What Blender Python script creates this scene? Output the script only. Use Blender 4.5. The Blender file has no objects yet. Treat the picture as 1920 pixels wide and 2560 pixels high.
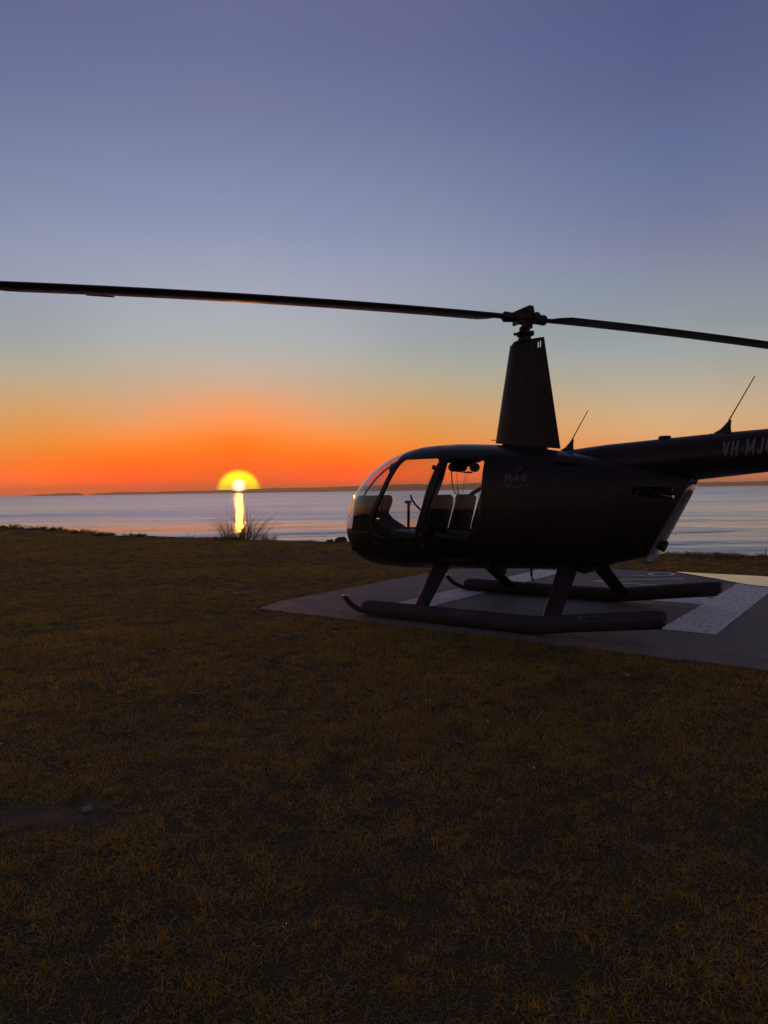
import bpy, bmesh, math, random
import numpy as np
from mathutils import Vector, Matrix

S = bpy.context.scene
COL = S.collection
rng = np.random.default_rng(7)
random.seed(7)
R = math.radians

# ------------------------------------------------------------------ camera
cam = bpy.data.cameras.new("camera")
cam_ob = bpy.data.objects.new("camera", cam)
COL.objects.link(cam_ob)
CAM_H = 1.3255
cam.sensor_fit = 'VERTICAL'
cam.sensor_height = 36.0
cam.lens = 36.0 * 1800.0 / 2560.0
cam.clip_start = 0.05
cam.clip_end = 30000
pitch, roll = R(-1.702), R(0.805)
cam_ob.matrix_world = (Matrix.Translation((0, 0, CAM_H)) @ Matrix.Rotation(R(90) + pitch, 4, 'X')
                       @ Matrix.Rotation(-roll, 4, 'Z'))
S.camera = cam_ob

# ------------------------------------------------------------------ sky
SUN_AZ, SUN_EL, DISC_EL = R(-11.37), R(3.5), R(0.49)           # azimuth clockwise from +Y
SUN_DIR = Vector((math.sin(SUN_AZ) * math.cos(SUN_EL), math.cos(SUN_AZ) * math.cos(SUN_EL), math.sin(SUN_EL)))
DISC_DIR = Vector((math.sin(SUN_AZ) * math.cos(DISC_EL), math.cos(SUN_AZ) * math.cos(DISC_EL), math.sin(DISC_EL)))   # the low sun as it stands in the picture
ELEV = [0, 1, 2, 3, 4, 5.5, 7, 8.5, 10, 11.5, 13, 15, 17, 19.5, 23, 27, 31, 35, 42, 50, 65, 90]
RAMP = {
    0: [[0.5189, 0.0, 0.0], [0.4898, 0.0046, 0.0], [0.5327, 0.0311, 0.0], [0.5825, 0.0666, 0.0], [0.5907, 0.1052, 0.0], [0.6594, 0.2248, 0.077], [0.5411, 0.2966, 0.1712], [0.3671, 0.369, 0.3023], [0.3031, 0.401, 0.3887], [0.2482, 0.4045, 0.4355], [0.2601, 0.4019, 0.4797], [0.2578, 0.3755, 0.4802], [0.2456, 0.3463, 0.4794], [0.2106, 0.2953, 0.4678], [0.1785, 0.2385, 0.4178], [0.149, 0.1896, 0.341], [0.1237, 0.1542, 0.3096], [0.1181, 0.1396, 0.2754], [0.1004, 0.1125, 0.2162], [0.0775, 0.0807, 0.1483], [0.0702, 0.0713, 0.1309], [0.0549, 0.0543, 0.1014]],
    8: [[1.0905, 0.0291, 0.0], [1.0453, 0.0362, 0.0], [0.8841, 0.068, 0.0], [0.7691, 0.1305, 0.0006], [0.7476, 0.2126, 0.0371], [0.5609, 0.2984, 0.136], [0.4401, 0.3461, 0.2217], [0.3596, 0.3751, 0.2918], [0.3153, 0.403, 0.3728], [0.2704, 0.4026, 0.4363], [0.2685, 0.3875, 0.4586], [0.2568, 0.3579, 0.4722], [0.2382, 0.3258, 0.4746], [0.2052, 0.2809, 0.4525], [0.1775, 0.2344, 0.4019], [0.1432, 0.1823, 0.3404], [0.1183, 0.1467, 0.3054], [0.1139, 0.1341, 0.269], [0.0981, 0.1095, 0.2127], [0.0776, 0.0807, 0.1484], [0.0702, 0.0713, 0.1309], [0.0549, 0.0543, 0.1014]],
    14: [[1.2641, 0.1229, 0.008], [1.3004, 0.1295, 0.0044], [0.9955, 0.1548, 0.0079], [0.7919, 0.1969, 0.0196], [0.7136, 0.2584, 0.0445], [0.5889, 0.3104, 0.1045], [0.4863, 0.3522, 0.1882], [0.3756, 0.39, 0.2838], [0.3058, 0.3769, 0.3527], [0.2634, 0.3575, 0.384], [0.2481, 0.3413, 0.4034], [0.2527, 0.3349, 0.4517], [0.2409, 0.3127, 0.4548], [0.2107, 0.2732, 0.4259], [0.1724, 0.2216, 0.3786], [0.1367, 0.1708, 0.3272], [0.1146, 0.1401, 0.2967], [0.1103, 0.129, 0.2625], [0.0961, 0.1068, 0.2093], [0.0778, 0.0808, 0.1484], [0.0702, 0.0713, 0.1309], [0.0549, 0.0543, 0.1014]],
    33: [[0.8918, 0.1992, 0.1018], [0.9147, 0.2468, 0.0995], [0.8767, 0.3006, 0.1147], [0.8079, 0.3708, 0.1541], [0.7351, 0.4246, 0.1961], [0.6106, 0.4488, 0.2638], [0.4898, 0.4231, 0.3138], [0.385, 0.3984, 0.3527], [0.3121, 0.3747, 0.3816], [0.2674, 0.3282, 0.3618], [0.2391, 0.2989, 0.3577], [0.2118, 0.2644, 0.3584], [0.1871, 0.2224, 0.3488], [0.1449, 0.1863, 0.3367], [0.1155, 0.1552, 0.3146], [0.0909, 0.12, 0.2634], [0.0756, 0.1013, 0.2384], [0.0765, 0.0954, 0.2116], [0.0732, 0.0824, 0.168], [0.0685, 0.0671, 0.1181], [0.0641, 0.0627, 0.1119], [0.0549, 0.0543, 0.1014]],
    90: [[0.3948, 0.1998, 0.1558], [0.375, 0.1989, 0.1581], [0.3571, 0.1981, 0.1603], [0.3412, 0.1979, 0.1625], [0.3265, 0.198, 0.1647], [0.3033, 0.1974, 0.1695], [0.2781, 0.1943, 0.1771], [0.2521, 0.1913, 0.1849], [0.2267, 0.1886, 0.1928], [0.2141, 0.1804, 0.1938], [0.202, 0.1724, 0.1948], [0.1852, 0.1615, 0.1963], [0.1683, 0.1506, 0.1977], [0.1468, 0.1369, 0.1995], [0.1303, 0.1244, 0.1915], [0.1135, 0.1112, 0.1803], [0.0966, 0.0979, 0.1691], [0.083, 0.0867, 0.1581], [0.0773, 0.0781, 0.1396], [0.0706, 0.0681, 0.1185], [0.0649, 0.0631, 0.1121], [0.0549, 0.0543, 0.1014]],
    180: [[0.1041, 0.0736, 0.0842], [0.1067, 0.0762, 0.0878], [0.1121, 0.0787, 0.0911], [0.1205, 0.0817, 0.0943], [0.1313, 0.0856, 0.0976], [0.1486, 0.0927, 0.1028], [0.1555, 0.096, 0.1066], [0.1551, 0.0974, 0.1102], [0.1561, 0.0993, 0.1137], [0.1556, 0.1009, 0.1175], [0.1524, 0.1007, 0.1187], [0.1447, 0.0986, 0.1188], [0.1367, 0.0964, 0.1189], [0.1262, 0.0934, 0.1191], [0.1132, 0.0893, 0.1191], [0.1018, 0.0837, 0.1185], [0.0901, 0.0779, 0.1179], [0.0805, 0.0732, 0.1175], [0.0756, 0.0706, 0.1178], [0.0695, 0.0674, 0.1181], [0.0646, 0.0628, 0.112], [0.0549, 0.0543, 0.1014]],
}
W = bpy.data.worlds.new("World")
S.world = W
W.use_nodes = True


class N:
    """small helper to write shader node trees"""
    def __init__(s, tree, clear=True):
        s.t = tree
        if clear:
            tree.nodes.clear()

    def new(s, kind, **kw):
        n = s.t.nodes.new(kind)
        for k, v in kw.items():
            setattr(n, k, v)
        return n

    def put(s, sock, v):
        if isinstance(v, bpy.types.NodeSocket):
            s.t.links.new(v, sock)
        elif v is not None:
            if sock.type == 'RGBA' and not isinstance(v, (int, float)) and len(v) == 3:
                v = (*v, 1)
            sock.default_value = v

    def math(s, op, a, b=None, c=None, clamp=False):
        n = s.new('ShaderNodeMath', operation=op, use_clamp=clamp)
        for i, v in enumerate((a, b, c)):
            s.put(n.inputs[i], v)
        return n.outputs[0]

    def vmath(s, op, a, b=None, out=0):
        n = s.new('ShaderNodeVectorMath', operation=op)
        s.put(n.inputs[0], a)
        if b is not None:
            s.put(n.inputs[1], b)
        return n.outputs[out]

    def mapr(s, v, a, b, c=0.0, d=1.0, smooth=False):
        n = s.new('ShaderNodeMapRange', interpolation_type='SMOOTHSTEP' if smooth else 'LINEAR')
        s.put(n.inputs[0], v)
        for i, q in enumerate((a, b, c, d)):
            n.inputs[i + 1].default_value = q
        return n.outputs[0]

    def mix(s, f, a, b, mode='MIX'):
        n = s.new('ShaderNodeMix', data_type='RGBA', blend_type=mode)
        s.put(n.inputs[0], f)
        s.put(n.inputs[6], a)
        s.put(n.inputs[7], b)
        return n.outputs[2]

    def ramp(s, f, stops, interp='LINEAR'):
        n = s.new('ShaderNodeValToRGB')
        r = n.color_ramp
        r.interpolation = interp
        while len(r.elements) > 1:
            r.elements.remove(r.elements[-1])
        r.elements[0].position = stops[0][0]
        r.elements[0].color = (*stops[0][1], 1)
        for p, c in stops[1:]:
            e = r.elements.new(p)
            e.color = (*c, 1)
        s.put(n.inputs[0], f)
        return n.outputs[0]

    def noise(s, vec, scale, detail=2.0, rough=0.5, dist=0.0, col=False):
        n = s.new('ShaderNodeTexNoise')
        if vec is not None:
            s.put(n.inputs['Vector'], vec)
        n.inputs['Scale'].default_value = scale
        n.inputs['Detail'].default_value = detail
        n.inputs['Roughness'].default_value = rough
        n.inputs['Distortion'].default_value = dist
        return n.outputs[1 if col else 0]

    def scaled(s, vec, sc):
        n = s.new('ShaderNodeMapping')
        s.put(n.inputs[0], vec)
        n.inputs['Scale'].default_value = sc
        return n.outputs[0]

    def bump(s, h, strength=0.3, dist=0.01):
        n = s.new('ShaderNodeBump')
        n.inputs['Strength'].default_value = strength
        n.inputs['Distance'].default_value = dist
        s.put(n.inputs['Height'], h)
        return n.outputs[0]


nw = N(W.node_tree)
d = nw.new('ShaderNodeTexCoord').outputs['Generated']
d = nw.vmath('NORMALIZE', d)
sep = nw.new('ShaderNodeSeparateXYZ')
nw.put(sep.inputs[0], d)
elev = nw.math('DIVIDE', nw.math('ARCSINE', sep.outputs[2]), R(90), clamp=True)
flat = nw.new('ShaderNodeCombineXYZ')
nw.put(flat.inputs[0], sep.outputs[0])
nw.put(flat.inputs[1], sep.outputs[1])
flatn = nw.vmath('NORMALIZE', flat.outputs[0])
azd = nw.math('ARCCOSINE', nw.vmath('DOT_PRODUCT', flatn, (math.sin(SUN_AZ), math.cos(SUN_AZ), 0), out=1))
cols = {}
for az, tab in RAMP.items():
    cols[az] = nw.ramp(elev, [(e / 90.0, c) for e, c in zip(ELEV, tab)])
sky = cols[0]
prev = 0
for az in (8, 14, 33, 90, 180):
    sky = nw.mix(nw.mapr(azd, R(prev), R(az)), sky, cols[az])
    prev = az
nish = nw.new('ShaderNodeTexSky', sky_type='NISHITA', sun_disc=False)
nish.sun_elevation = SUN_EL
nish.sun_rotation = SUN_AZ % (2 * math.pi)
nish.air_density, nish.dust_density, nish.ozone_density = 1.0, 1.5, 1.0
glow = nw.mix(1.0, nish.outputs[0], (0.01, 0.01 * 0.42, 0.01 * 0.15), 'MULTIPLY')
sky = nw.mix(1.0, sky, glow, 'ADD')
# the setting sun: white-hot disc in a painted yellow halo, mostly lens glare
sang = nw.math('ARCCOSINE', nw.vmath('DOT_PRODUCT', d, tuple(DISC_DIR), out=1))
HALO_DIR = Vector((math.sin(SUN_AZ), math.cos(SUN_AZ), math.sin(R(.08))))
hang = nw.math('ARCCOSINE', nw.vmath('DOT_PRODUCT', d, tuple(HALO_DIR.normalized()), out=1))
lens_halo = nw.mapr(hang, R(1.85), R(1.30), smooth=True)
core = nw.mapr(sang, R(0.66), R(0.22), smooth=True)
sky = nw.mix(lens_halo, sky, (2.2, 1.6, 0.0))
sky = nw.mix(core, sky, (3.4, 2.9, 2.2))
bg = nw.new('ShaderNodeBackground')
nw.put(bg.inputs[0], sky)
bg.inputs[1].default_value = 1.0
wo = nw.new('ShaderNodeOutputWorld')
W.node_tree.links.new(bg.outputs[0], wo.inputs[0])

# ------------------------------------------------------------------ sun lamp
sl = bpy.data.lights.new("sun", 'SUN')
sl.energy = 0.16
sl.angle = R(0.5)
sl.color = (1.0, 0.26, 0.015)
so = bpy.data.objects.new("sun", sl)
COL.objects.link(so)
so.rotation_euler = SUN_DIR.to_track_quat('Z', 'Y').to_euler()

# ------------------------------------------------------------------ exposure / render
S.view_settings.view_transform = 'Standard'
S.view_settings.look = 'None'
S.view_settings.exposure = 0.0
S.view_settings.gamma = 1.0
S.view_settings.use_curve_mapping = False
S.cycles.use_denoising = True
S.cycles.max_bounces = 8
S.cycles.volume_bounces = 1
S.cycles.transparent_max_bounces = 16
S.cycles.sample_clamp_indirect = 4.0

# ------------------------------------------------------------------ helpers
def tag(o, label=None, cat=None, group=None, kind=None):
    for k, v in (('label', label), ('category', cat), ('group', group), ('kind', kind)):
        if v:
            o[k] = v
    return o


def link(name, me, mat=None, parent=None):
    o = bpy.data.objects.new(name, me)
    COL.objects.link(o)
    if mat is not None:
        me.materials.clear()
        me.materials.append(mat)
    o.parent = parent
    return o


def empty(name, loc, rz=0.0):
    o = bpy.data.objects.new(name, None)
    o.empty_display_size = 0.2
    COL.objects.link(o)
    o.location = loc
    o.rotation_euler = (0, 0, rz)
    return o


def smooth(me, angle=35):
    me.shade_smooth()
    me.set_sharp_from_angle(angle=R(angle))
    return me


class MB:
    """collects simple shapes into one mesh"""
    def __init__(s):
        s.v, s.f = [], []

    def add(s, v, f):
        b = len(s.v)
        s.v += [tuple(map(float, p)) for p in v]
        s.f += [tuple(i + b for i in q) for q in f]
        return s

    def box(s, c, size, M=None, bev=0.0):
        bm = bmesh.new()
        bmesh.ops.create_cube(bm, size=1.0)
        for v in bm.verts:
            v.co = Vector((v.co.x * size[0], v.co.y * size[1], v.co.z * size[2]))
        if bev:
            bmesh.ops.bevel(bm, geom=bm.edges[:], offset=bev, segments=2, profile=0.5, affect='EDGES')
        if M is not None:
            bmesh.ops.transform(bm, matrix=M, verts=bm.verts)
        bmesh.ops.translate(bm, vec=c, verts=bm.verts)
        bm.verts.index_update()
        s.add([v.co for v in bm.verts], [[v.index for v in f.verts] for f in bm.faces])
        bm.free()
        return s

    def tube(s, pts, rad, n=12, cap=True, squash=None, up=(0, 0, 1)):
        """sweep a circle (or ellipse: squash=(along side, along up)) along a path"""
        pts = [Vector(p) for p in pts]
        m = len(pts)
        if not hasattr(rad, '__len__'):
            rad = [rad] * m
        V, F = [], []
        for i, p in enumerate(pts):
            t = (pts[min(i + 1, m - 1)] - pts[max(i - 1, 0)]).normalized()
            u = Vector(up)
            if abs(t.dot(u)) > 0.95:
                u = Vector((1, 0, 0))
            a = t.cross(u).normalized()
            b = a.cross(t).normalized()
            sa, sb = squash or (1, 1)
            for k in range(n):
                w = 2 * math.pi * k / n
                V.append(p + a * (math.cos(w) * rad[i] * sa) + b * (math.sin(w) * rad[i] * sb))
        for i in range(m - 1):
            for k in range(n):
                F.append((i * n + k, i * n + (k + 1) % n, (i + 1) * n + (k + 1) % n, (i + 1) * n + k))
        if cap:
            F.append(tuple(range(n - 1, -1, -1)))
            F.append(tuple(range((m - 1) * n, m * n)))
        return s.add(V, F)

    def lathe(s, prof, n=20, c=(0, 0, 0), M=None):
        """prof: (radius, z) pairs turned about Z"""
        V, F = [], []
        for r, z in prof:
            for k in range(n):
                w = 2 * math.pi * k / n
                p = Vector((r * math.cos(w), r * math.sin(w), z))
                if M is not None:
                    p = M @ p
                V.append(p + Vector(c))
        m = len(prof)
        for i in range(m - 1):
            for k in range(n):
                F.append((i * n + k, i * n + (k + 1) % n, (i + 1) * n + (k + 1) % n, (i + 1) * n + k))
        F.append(tuple(range(n - 1, -1, -1)))
        F.append(tuple(range((m - 1) * n, m * n)))
        return s.add(V, F)

    def prism(s, poly, y0, y1):
        """poly in (x, z), extruded along y"""
        n = len(poly)
        V = [(x, y0, z) for x, z in poly] + [(x, y1, z) for x, z in poly]
        F = [tuple(range(n)), tuple(range(2 * n - 1, n - 1, -1))]
        F += [(i, i + n, (i + 1) % n + n, (i + 1) % n) for i in range(n)]
        return s.add(V, F)

    def mesh(s, name, fix=True):
        me = bpy.data.meshes.new(name)
        me.from_pydata(s.v, [], s.f)
        if fix:
            bm = bmesh.new()
            bm.from_mesh(me)
            bmesh.ops.recalc_face_normals(bm, faces=bm.faces)
            bm.to_mesh(me)
            bm.free()
        me.update()
        return me

    def build(s, name, mat=None, parent=None, ang=35):
        return link(name, smooth(s.mesh(name), ang), mat, parent)


def boolean(a, b, op):
    """mesh a (op) mesh b -> new mesh"""
    oa, ob = bpy.data.objects.new("a", a), bpy.data.objects.new("b", b)
    COL.objects.link(oa)
    COL.objects.link(ob)
    m = oa.modifiers.new("m", 'BOOLEAN')
    m.operation, m.solver, m.object = op, 'EXACT', ob
    bpy.context.view_layer.update()
    dg = bpy.context.evaluated_depsgraph_get()
    me = bpy.data.meshes.new_from_object(oa.evaluated_get(dg))
    bpy.data.objects.remove(oa)
    bpy.data.objects.remove(ob)
    return me


def chaikin(poly, n=2, closed=True):
    for _ in range(n):
        out = []
        m = len(poly)
        for i in range(m if closed else m - 1):
            p, q = poly[i], poly[(i + 1) % m]
            out += [(p[0] * .75 + q[0] * .25, p[1] * .75 + q[1] * .25), (p[0] * .25 + q[0] * .75, p[1] * .25 + q[1] * .75)]
        poly = out
    return poly


def roundpoly(poly, r=0.05, k=4):
    """rounds the corners of a polygon"""
    out = []
    n = len(poly)
    for i in range(n):
        p0, p, p1 = (Vector(poly[(i + j) % n]) for j in (-1, 0, 1))
        a, b = (p0 - p), (p1 - p)
        ra, rb = min(r, a.length * .45), min(r, b.length * .45)
        s0, s1 = p + a.normalized() * ra, p + b.normalized() * rb
        for q in range(k + 1):
            t = q / k
            out.append(tuple(s0 * (1 - t) ** 2 + p * 2 * t * (1 - t) + s1 * t * t))
    return out


def offset(poly, dist):
    """moves every edge of a polygon outwards by dist"""
    n = len(poly)
    area = sum(poly[i][0] * poly[(i + 1) % n][1] - poly[(i + 1) % n][0] * poly[i][1] for i in range(n))
    sg = 1 if area > 0 else -1
    out = []
    for i in range(n):
        p0, p, p1 = (Vector(poly[(i + j) % n]) for j in (-1, 0, 1))
        e0, e1 = (p - p0).normalized(), (p1 - p).normalized()
        n0, n1 = Vector((e0.y, -e0.x)) * sg, Vector((e1.y, -e1.x)) * sg
        m = (n0 + n1)
        m = m / max(m.length_squared, 1e-6) * 2
        out.append(tuple(p + m * dist))
    return out


def pchip(xs, ys):
    xs, ys = np.array(xs, float), np.array(ys, float)
    h = np.diff(xs)
    dd = np.diff(ys) / h
    m = np.zeros(len(xs))
    for i in range(1, len(xs) - 1):
        if dd[i - 1] * dd[i] > 0:
            w1, w2 = 2 * h[i] + h[i - 1], h[i] + 2 * h[i - 1]
            m[i] = (w1 + w2) / (w1 / dd[i - 1] + w2 / dd[i])
    m[0], m[-1] = dd[0], dd[-1]

    def F(x):
        x = np.clip(np.asarray(x, float), xs[0], xs[-1])
        i = np.clip(np.searchsorted(xs, x) - 1, 0, len(xs) - 2)
        t = (x - xs[i]) / h[i]
        return ((1 + 2 * t) * (1 - t) ** 2 * ys[i] + t * (1 - t) ** 2 * h[i] * m[i]
                + t * t * (3 - 2 * t) * ys[i + 1] + t * t * (t - 1) * h[i] * m[i + 1])
    return F


# ------------------------------------------------------------------ materials
def material(name, base, rough=0.5, metal=0.0, spec=0.5, coat=0.0, var=0.0, vscale=8.0, bump=0.0, bscale=60.0, bdist=0.002,
             trans=0.0):
    m = bpy.data.materials.new(name)
    m.use_nodes = True
    n = N(m.node_tree, clear=False)
    b = m.node_tree.nodes['Principled BSDF']
    co = n.new('ShaderNodeTexCoord').outputs['Object']
    if var:
        f = n.noise(co, vscale, 4, 0.6)
        c0 = tuple(x * (1 - var) for x in base)
        c1 = tuple(x * (1 + var) for x in base)
        n.put(b.inputs['Base Color'], n.mix(f, c0, c1))
        n.put(b.inputs['Roughness'], n.mapr(n.noise(co, vscale * 2.3, 3, 0.6), 0.3, 0.7, max(rough - .08, 0.02), rough + .1))
    else:
        b.inputs['Base Color'].default_value = (*base, 1)
        b.inputs['Roughness'].default_value = rough
    b.inputs['Metallic'].default_value = metal
    b.inputs['Specular IOR Level'].default_value = spec
    b.inputs['Coat Weight'].default_value = coat
    b.inputs['Coat Roughness'].default_value = 0.06
    if bump:
        n.put(b.inputs['Normal'], n.bump(n.noise(co, bscale, 3, 0.6), bump, bdist))
    return m


M_PAINT = material("dark gloss paint", (0.015, 0.0085, 0.0085), 0.32, spec=0.28, coat=0.08, var=0.25, vscale=3.0)
M_FAIR = material("dark fairing paint", (0.020, 0.010, 0.009), 0.40, spec=0.3, coat=0.05, var=0.25, vscale=4.0)
M_INT = material("black cabin trim", (0.012, 0.008, 0.007), 0.75, var=0.3, vscale=12)
M_LEATHER = material("dark seat leather", (0.010, 0.0065, 0.006), 0.55, var=0.3, vscale=14, bump=0.25, bscale=140)
M_BLACK = material("black plastic", (0.012, 0.010, 0.010), 0.55)
M_METAL = material("dark hub steel", (0.035, 0.028, 0.026), 0.45, metal=0.6, var=0.3, vscale=20)
M_BLADE = material("rotor blade paint", (0.030, 0.020, 0.017), 0.48, spec=0.7, var=0.2, vscale=3)
M_FLOAT = material("grey float fabric", (0.029, 0.024, 0.028), 0.66, var=0.25, vscale=9, bump=0.5, bscale=22, bdist=0.006)
M_STRUT = material("dark strut paint", (0.026, 0.017, 0.017), 0.5, spec=0.3, var=0.2, vscale=6)
M_POLISH = material("polished cowl metal", (0.52, 0.50, 0.53), 0.24, metal=0.85, var=0.25, vscale=4, bump=0.12, bscale=7, bdist=0.01)
M_DECAL = material("silver decal", (0.14, 0.13, 0.15), 0.5)
M_DECAL_DIM = material("dim grey decal", (0.11, 0.095, 0.095), 0.5)
M_ROD = material("bright steel rod", (0.50, 0.46, 0.44), 0.25, metal=0.9)
M_STRAP = material("seat belt webbing", (0.02, 0.017, 0.018), 0.8)


def glass_material():
    m = bpy.data.materials.new("clear acrylic")
    m.use_nodes = True
    n = N(m.node_tree)
    tr = n.new('ShaderNodeBsdfTransparent')
    tr.inputs[0].default_value = (0.93, 0.93, 0.94, 1)
    gl = n.new('ShaderNodeBsdfGlossy')
    gl.inputs['Roughness'].default_value = 0.03
    gl.inputs[0].default_value = (1, 1, 1, 1)
    g = n.new('ShaderNodeNewGeometry')          # Schlick reflectance, the same from both sides of the thin sheet
    cs = n.math('ABSOLUTE', n.vmath('DOT_PRODUCT', g.outputs['Incoming'], g.outputs['Normal'], out=1))
    fr = n.math('MULTIPLY_ADD', n.math('POWER', n.math('SUBTRACT', 1.0, cs, clamp=True), 5.0), 0.9, 0.035)
    mx = n.new('ShaderNodeMixShader')
    n.put(mx.inputs[0], fr)
    n.put(mx.inputs[1], tr.outputs[0])
    n.put(mx.inputs[2], gl.outputs[0])
    o = n.new('ShaderNodeOutputMaterial')
    n.put(o.inputs[0], mx.outputs[0])
    return m


M_GLASS = glass_material()

# ------------------------------------------------------------------ helicopter frame of reference
HX, HY = 1.533, 7.764                       # mast foot on the pad
HROT = math.pi + R(-36.06)                  # nose direction (local +X), local +Y is the near (left) side
HM = Matrix.Translation((HX, HY, 0)) @ Matrix.Rotation(HROT, 4, 'Z')


def hw(x, y, z=0.0):
    return HM @ Vector((x, y, z))


# ================================================================== THE SETTING
def value_noise(x, y, s, seed=0):
    """smooth noise in -1..1"""
    x, y = np.asarray(x) / s + seed * 17.3, np.asarray(y) / s - seed * 9.1
    xi, yi = np.floor(x), np.floor(y)
    fx, fy = x - xi, y - yi
    fx, fy = fx * fx * (3 - 2 * fx), fy * fy * (3 - 2 * fy)

    def h(a, b):
        q = np.sin(a * 127.1 + b * 311.7 + seed * 74.7) * 43758.5453
        return (q - np.floor(q)) * 2 - 1
    return ((h(xi, yi) * (1 - fx) + h(xi + 1, yi) * fx) * (1 - fy) + (h(xi, yi + 1) * (1 - fx) + h(xi + 1, yi + 1) * fx) * fy)


EDGE_X = [-200, -60, -40, -25, -16, -12.3, -8.25, -6.5, -4.8, -3.3, -1, 2, 5.5, 6.1, 7, 10, 20, 60, 200]
EDGE_Y = [170, 74, 55, 40, 29.8, 27.4, 22.6, 21.9, 21.5, 20, 18.6, 17, 14.3, 13.7, 13.3, 12.4, 10.5, 8, 0]


def edge_y(x):
    x = np.asarray(x, float)
    return np.interp(x, EDGE_X, EDGE_Y) + 0.25 * value_noise(x, x * 0, 1.7, 3) + 0.1 * value_noise(x, x * 0, 0.5, 4)


PX0, PX1, PY0, PY1 = -3.2, 2.87, -4.42, 1.41     # the pad in helicopter coordinates
CR, SR = math.cos(HROT), math.sin(HROT)


def to_h(x, y):
    dx, dy = np.asarray(x) - HX, np.asarray(y) - HY
    return dx * CR + dy * SR, -dx * SR + dy * CR


def pad_dist(x, y):
    """positive outside the pad"""
    hx, hy = to_h(x, y)
    ox = np.maximum(np.maximum(PX0 - hx, hx - PX1), 0)
    oy = np.maximum(np.maximum(PY0 - hy, hy - PY1), 0)
    ins = np.minimum(np.minimum(hx - PX0, PX1 - hx), np.minimum(hy - PY0, PY1 - hy))
    return np.where((ox > 0) | (oy > 0), np.hypot(ox, oy), -ins)


def ground_z(x, y):
    pd = pad_dist(x, y)
    k = np.clip(pd / 1.5, 0, 1)
    z = -0.016 + k * (0.022 * value_noise(x, y, 2.6, 1) + 0.010 * value_noise(x, y, 0.8, 2))
    dl = edge_y(x) - y
    z = z + np.clip(1 - dl / 3.0, 0, 1) * 0.04 * (1 + value_noise(x, y, 1.1, 5))
    return z


def grid_mesh(name, P, closed=False):
    r, c = P.shape[:2]
    idx = np.arange(r * c).reshape(r, c)
    a, b, cc, dd_ = idx[:-1, :-1], idx[:-1, 1:], idx[1:, 1:], idx[1:, :-1]
    F = np.stack([a, b, cc, dd_], -1).reshape(-1, 4)
    me = bpy.data.meshes.new(name)
    me.vertices.add(r * c)
    me.vertices.foreach_set('co', P.reshape(-1).astype(np.float32))
    me.loops.add(F.size)
    me.loops.foreach_set('vertex_index', F.reshape(-1).astype(np.int32))
    me.polygons.add(len(F))
    me.polygons.foreach_set('loop_start', np.arange(0, F.size, 4, dtype=np.int32))
    me.update(calc_edges=True)
    me.shade_smooth()
    return me


# ---- ground
def ground_material():
    m = bpy.data.materials.new("thatchy lawn soil")
    m.use_nodes = True
    n = N(m.node_tree, clear=False)
    b = m.node_tree.nodes['Principled BSDF']
    co = n.new('ShaderNodeTexCoord').outputs['Object']
    f1 = n.noise(co, 0.9, 5, 0.6)
    f2 = n.noise(co, 14, 5, 0.7)
    f3 = n.noise(co, 90, 3, 0.7)
    c = n.mix(n.mapr(f1, .35, .65), (0.060, 0.046, 0.018), (0.085, 0.062, 0.026))
    c = n.mix(n.mapr(f2, .35, .7), c, (0.048, 0.044, 0.015))
    c = n.mix(n.mapr(f3, .45, .75, 0, .7), c, (0.12, 0.09, 0.045))
    # the worn sandy patch on the left
    v = n.vmath('LENGTH', n.scaled(n.vmath('SUBTRACT', co, (-1.38, 3.02, 0)), (2.0, 4.2, 0)), out=1)
    w = n.math('SUBTRACT', n.mapr(v, 1.0, 0.25), n.mapr(f2, .3, .7, 0, .5))
    f5 = n.noise(co, 5.5, 6, 0.75)
    w = n.math('MULTIPLY', w, n.mapr(f5, .42, .58))
    c = n.mix(n.math('MULTIPLY', w, .8, clamp=True), c, (0.22, 0.16, 0.125))
    n.put(b.inputs['Base Color'], c)
    b.inputs['Roughness'].default_value = 0.95
    b.inputs['Specular IOR Level'].default_value = 0.15
    n.put(b.inputs['Normal'], n.bump(n.math('ADD', n.math('MULTIPLY', f2, 2.0), f3), 0.8, 0.012))
    return m


gx = np.concatenate([np.linspace(-200, -45, 20), np.linspace(-42, -16, 60), np.linspace(-15.9, 16, 360), np.linspace(16.2, 45, 60), np.linspace(50, 200, 20)])
tt = np.concatenate([np.linspace(-8, 0, 14)[:-1], np.linspace(0, 1, 200)])
ey = edge_y(gx)
GX = np.repeat(gx[None], len(tt), 0)
GY = np.where(tt[:, None] < 0, tt[:, None] * 25.0, tt[:, None] * ey[None])
GZ = ground_z(GX, GY)
rows = [np.stack([GX, GY, GZ], -1)]
for k, (dy, dz) in enumerate([(0.12, -0.10), (0.35, -0.45), (0.7, -1.2), (1.3, -2.1), (2.2, -3.0), (4.0, -3.9), (9.0, -4.9), (60, -5.0)]):
    nz = 0.12 * value_noise(gx, gx * 0 + k, 0.7, 8 + k) * min(1, k + .3)
    rows.append(np.stack([gx, ey + dy + nz, GZ[-1] + dz + nz], -1)[None])
ground = tag(link("ground", grid_mesh("ground", np.concatenate(rows)), ground_material()), kind='structure',
             label="rough mown lawn running out to the edge of the low sea bluff")

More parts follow.
